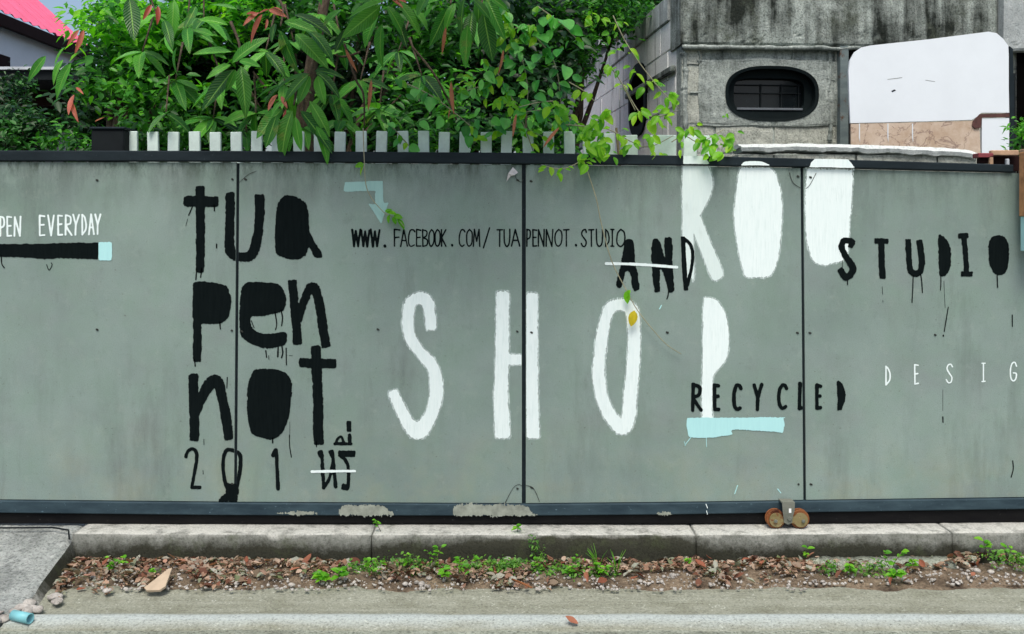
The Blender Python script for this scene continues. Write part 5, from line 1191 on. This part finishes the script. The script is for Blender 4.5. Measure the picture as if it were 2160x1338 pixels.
for a,b in sorted([(230,1203),(210,1197),(285,1220),(300,1247),(445,1229),(500,1239),(225,1255),(470,1215),(615,1242),(855,1240),(905,1228),(1350,1234),(1265,1232),(1300,1212),(1362,1208),(1700,1212),(1735,1235),(1420,1222),(1400,1224),(2060,1212),(2090,1215),(890,1240),(660,1225),(1910,1232),(1080,1240)]):
    g=G(a,b); g.y=min(g.y,-.17); o=bpy.data.objects.new('pebble',random.choice(st_me)); col.objects.link(o); s_=random.uniform(.008,.016)
    o.location=(g.x,g.y,.012+s_*.3); o.scale=(s_*1.2,s_,s_); o.rotation_euler=(0,0,random.uniform(0,6)); tag(o,where(a,'pale grey pebble'),'pebble','pale pebbles along the kerb')
# broken tile shard
g=G(330,1250,.01); sh=[(-.045,-.012),(-.03,-.028),(.02,-.030),(.036,-.012),(.034,.085),(.02,.082),(-.012,.035)]
bm=bmesh.new(); vs=[bm.verts.new((x,y,0)) for x,y in sh]; f=bm.faces.new(vs); rr_=bmesh.ops.extrude_face_region(bm,geom=[f]); bmesh.ops.translate(bm,vec=(0,0,.009),verts=[e for e in rr_['geom'] if isinstance(e,bmesh.types.BMVert)])
bmesh.ops.recalc_face_normals(bm,faces=bm.faces); o=link('tile_shard',MB().bm(bm).mesh('tile_shard',M['shard'])); o.location=(g.x,g.y+.01,.03); o.rotation_euler=(R(24),R(-4),0)
tag(o,'broken beige tile shard propped on the leaf litter','tile shard')
# twig in the litter
o=MB().tube([G(1080,1222,.04),G(1105,1232,.035),G(1122,1240,.03)],[.004,.0045,.003],6).build('twig',M['rust'],smooth=True); tag(o,'short brown twig on the litter below the middle of the kerb','twig')
# pipe
g0=G(48,1302,.0185); pp=empty('drain_pipe',g0); tag(pp,'pale blue plastic drain pipe end poking out under the ramp','pipe')
mb=MB(); n=20; ax=Vector((.93,-.36,-.02)).normalized(); up=Vector((0,0,1)); sdx=ax.cross(up).normalized(); up=sdx.cross(ax)
def ring(c,r_): return [c+(sdx*math.cos(2*math.pi*k/n)+up*math.sin(2*math.pi*k/n))*r_ for k in range(n)]
s0=Vector(g0)-ax*.045; e0=Vector(g0)+ax*.035
mb.sweep([ring(s0,.0185),ring(e0,.0185),ring(e0,.0155),ring(e0-ax*.07,.0155)]).build('pipe_wall',M['pvc'],pp,True)
mb=MB(); mb.sweep([ring(e0-ax*.035,.0154),ring(e0-ax*.03,.0154)]).build('pipe_hollow',M['blackhole'],pp)  # black plug paints the shade inside the pipe
# pile of broken mortar around the pipe
for k in range(26):
    px_=random.uniform(-10,130); py_=1292-(px_-10)*.35+random.uniform(-6,18); g=G(px_,py_,.01); o=bpy.data.objects.new('mortar_lump',random.choice(st_me)); col.objects.link(o); s_=random.uniform(.010,.0225)
    o.location=(g.x,g.y,.008); o.scale=(s_*1.3,s_,s_*.9); o.rotation_euler=(random.uniform(-.4,.4),0,random.uniform(0,6)); tag(o,'grey mortar lump at the foot of the ramp, %s the drain pipe end'%('left of' if px_<30 else 'right of' if px_>75 else 'just above'),'mortar lump','mortar lumps around the drain pipe')
# thin black cable on the kerb top at the left
o=MB().tube([(gx(-200)*.985,-.06,.131),(gx(20)*.985,-.065,.131),(gx(110)*.985,-.06,.131),(gx(150)*.985,-.09,.129),(gx(165)*.985,-.15,.11)],.004,6).build('cable',M['dark'],smooth=True); tag(o,'thin dark cable lying along the kerb top at the left','cable')
# weeds
weed_me=[blade_mesh('leaf',M['weed'],w_,d_,t_2,.01,n=5) for w_,d_,t_2 in ((.55,.2,.1),(.7,.15,-.2),(.45,.35,.2))]
def weed(px,py,h,n,ls_,label,z=0.02,Y=None,grass=False,me=None):
    g=G(px,py,z)
    if Y is not None: g=P(px,480,Y); g.z=z
    t=empty('weed' if not grass else 'grass_tuft',g); tag(t,label,'weed' if not grass else 'grass tuft')
    if grass:
        for k in range(n):
            a=random.uniform(0,6.28); e=g+Vector((math.cos(a)*h*.4,math.sin(a)*h*.3,h*random.uniform(.6,1))); m_=g.lerp(e,.5)+Vector((0,0,h*.18))
            MB().tube([g,m_,e],[.0016,.0013,.0004],4).build('blade',weed_me[0].materials[0],t,True)
        return
    ns=max(1,n//6)
    for s_ in range(ns):
        e=g+Vector((random.uniform(-.4,.4)*h,random.uniform(-.3,.1)*h,h*random.uniform(.7,1)))
        m_=g.lerp(e,.5)+Vector((random.uniform(-.1,.1)*h,0,0)); MB().tube([g,m_,e],[.0016,.0013,.0009],5).build('stem',M['dstem'],t,True)
        for k in range(n//ns):
            u=random.uniform(.35,1) if k else 1; b=g.lerp(e,u); a=random.uniform(0,6.28)
            d=Vector((math.cos(a),math.sin(a)*.8-.15,random.uniform(-.15,.5))).normalized()*ls_*random.uniform(.7,1.2)
            put_leaf(random.choice(me or weed_me),t,b,b+d,nrm=Vector((random.uniform(-.4,.4),-.5,1)))
weed(240,1210,.075,12,.024,'thin bright green weed between dry leaves at the left end of the kerb')
weed(262,1200,.05,8,.02,'short weed against the kerb near its left end')
weed(330,1212,.035,9,.026,'low green weed just above the broken tile shard')
weed(676,1228,.045,12,.040,'broad-leaved lime weed under the word Thai letters and numeral'.replace(' word',''))
weed(712,1225,.045,12,.040,'broad-leaved lime weed, right one of the touching pair left of the first kerb joint')
weed(803,1121,.055,8,.022,'tiny seedling on the kerb top just right of the first kerb joint',z=.125)
weed(1092,1121,.035,8,.024,'tiny seedling on the kerb top under the middle panel joint',z=.125)
weed(790,1218,.09,18,.022,'wiry grey-green weed climbing the first kerb joint')
weed(855,1205,.085,12,.018,'slender weed third from the first kerb joint')
weed(912,1208,.11,18,.024,'tall leafy weed left of centre against the dark kerb')
weed(938,1222,.045,8,.034,'low round-leaved weed in front of the tall leafy weed')
weed(985,1226,.10,14,.030,'upright weed with one long bright leaf against the kerb')
weed(1070,1205,.05,10,.018,'low dark weed below the middle panel joint')
weed(1128,1205,.06,10,.018,'small weed just right of the middle panel joint')
weed(1215,1196,.06,8,.020,'small bright weed at the damp crack in the kerb')
weed(1200,1215,.05,12,.026,'leafy weed left of the grass tuft')
weed(1270,1218,.05,14,.026,'leafy weed under the grass tuft')
weed(1262,1212,.13,9,.0,'wispy upright grass tuft by the kerb',grass=True)
weed(1300,1214,.10,7,.0,'small grass tuft leaning right beside the taller grass tuft',grass=True)
weed(1453,1192,.03,8,.020,'tiny weed beneath the second kerb joint')
weed(1693,1185,.065,7,.028,'small upright weed with oval leaves below the gate roller')
weed(1795,1215,.07,12,.030,'bushy green weed with a brown stalk in front of the pale footing')
weed(1880,1205,.12,12,.028,'tall yellow-green weed rising over the pale footing')
weed(1890,1222,.04,12,.034,'lime weed right at the foot of the tall yellow-green weed')
weed(1925,1202,.04,10,.030,'low lime weed right of the tall yellow-green weed')
weed(2080,1160,.06,7,.034,'weed with a long lime leaf growing from the kerb at the right',z=.06,Y=-.17)
weed(2125,1180,.06,12,.026,'spreading green weed at the right edge of the kerb',z=.04,Y=-.19)
weed(1760,1205,.035,8,.018,'tiny weed between litter left of the pale footing')
# low ground cover between the weeds
V,Fc,rv=leaf_cloud([(860,1206,-.25,150,18,.05,1500,.016,.6),(1080,1204,-.26,170,18,.05,1700,.016,.6),(1240,1214,-.3,90,12,.05,450,.014,.6),(770,1212,-.26,60,18,.05,420,.016,.5),(1850,1200,-.3,120,12,.05,220,.014,.6),(2120,1178,-.26,60,12,.04,200,.014,.6),(1130,1165,-.16,40,30,.01,120,.012,.6)],.0,77)
V[:,2]=np.maximum(V[:,2],.006); V[:,1]=np.minimum(V[:,1],-.152)
o=link('ground_cover',cloud_mesh('ground_cover',V,Fc,rv,M['cover'])); tag(o,'low green ground cover between the weeds along the kerb','ground cover',None,'stuff')
print('objects',len(bpy.data.objects))
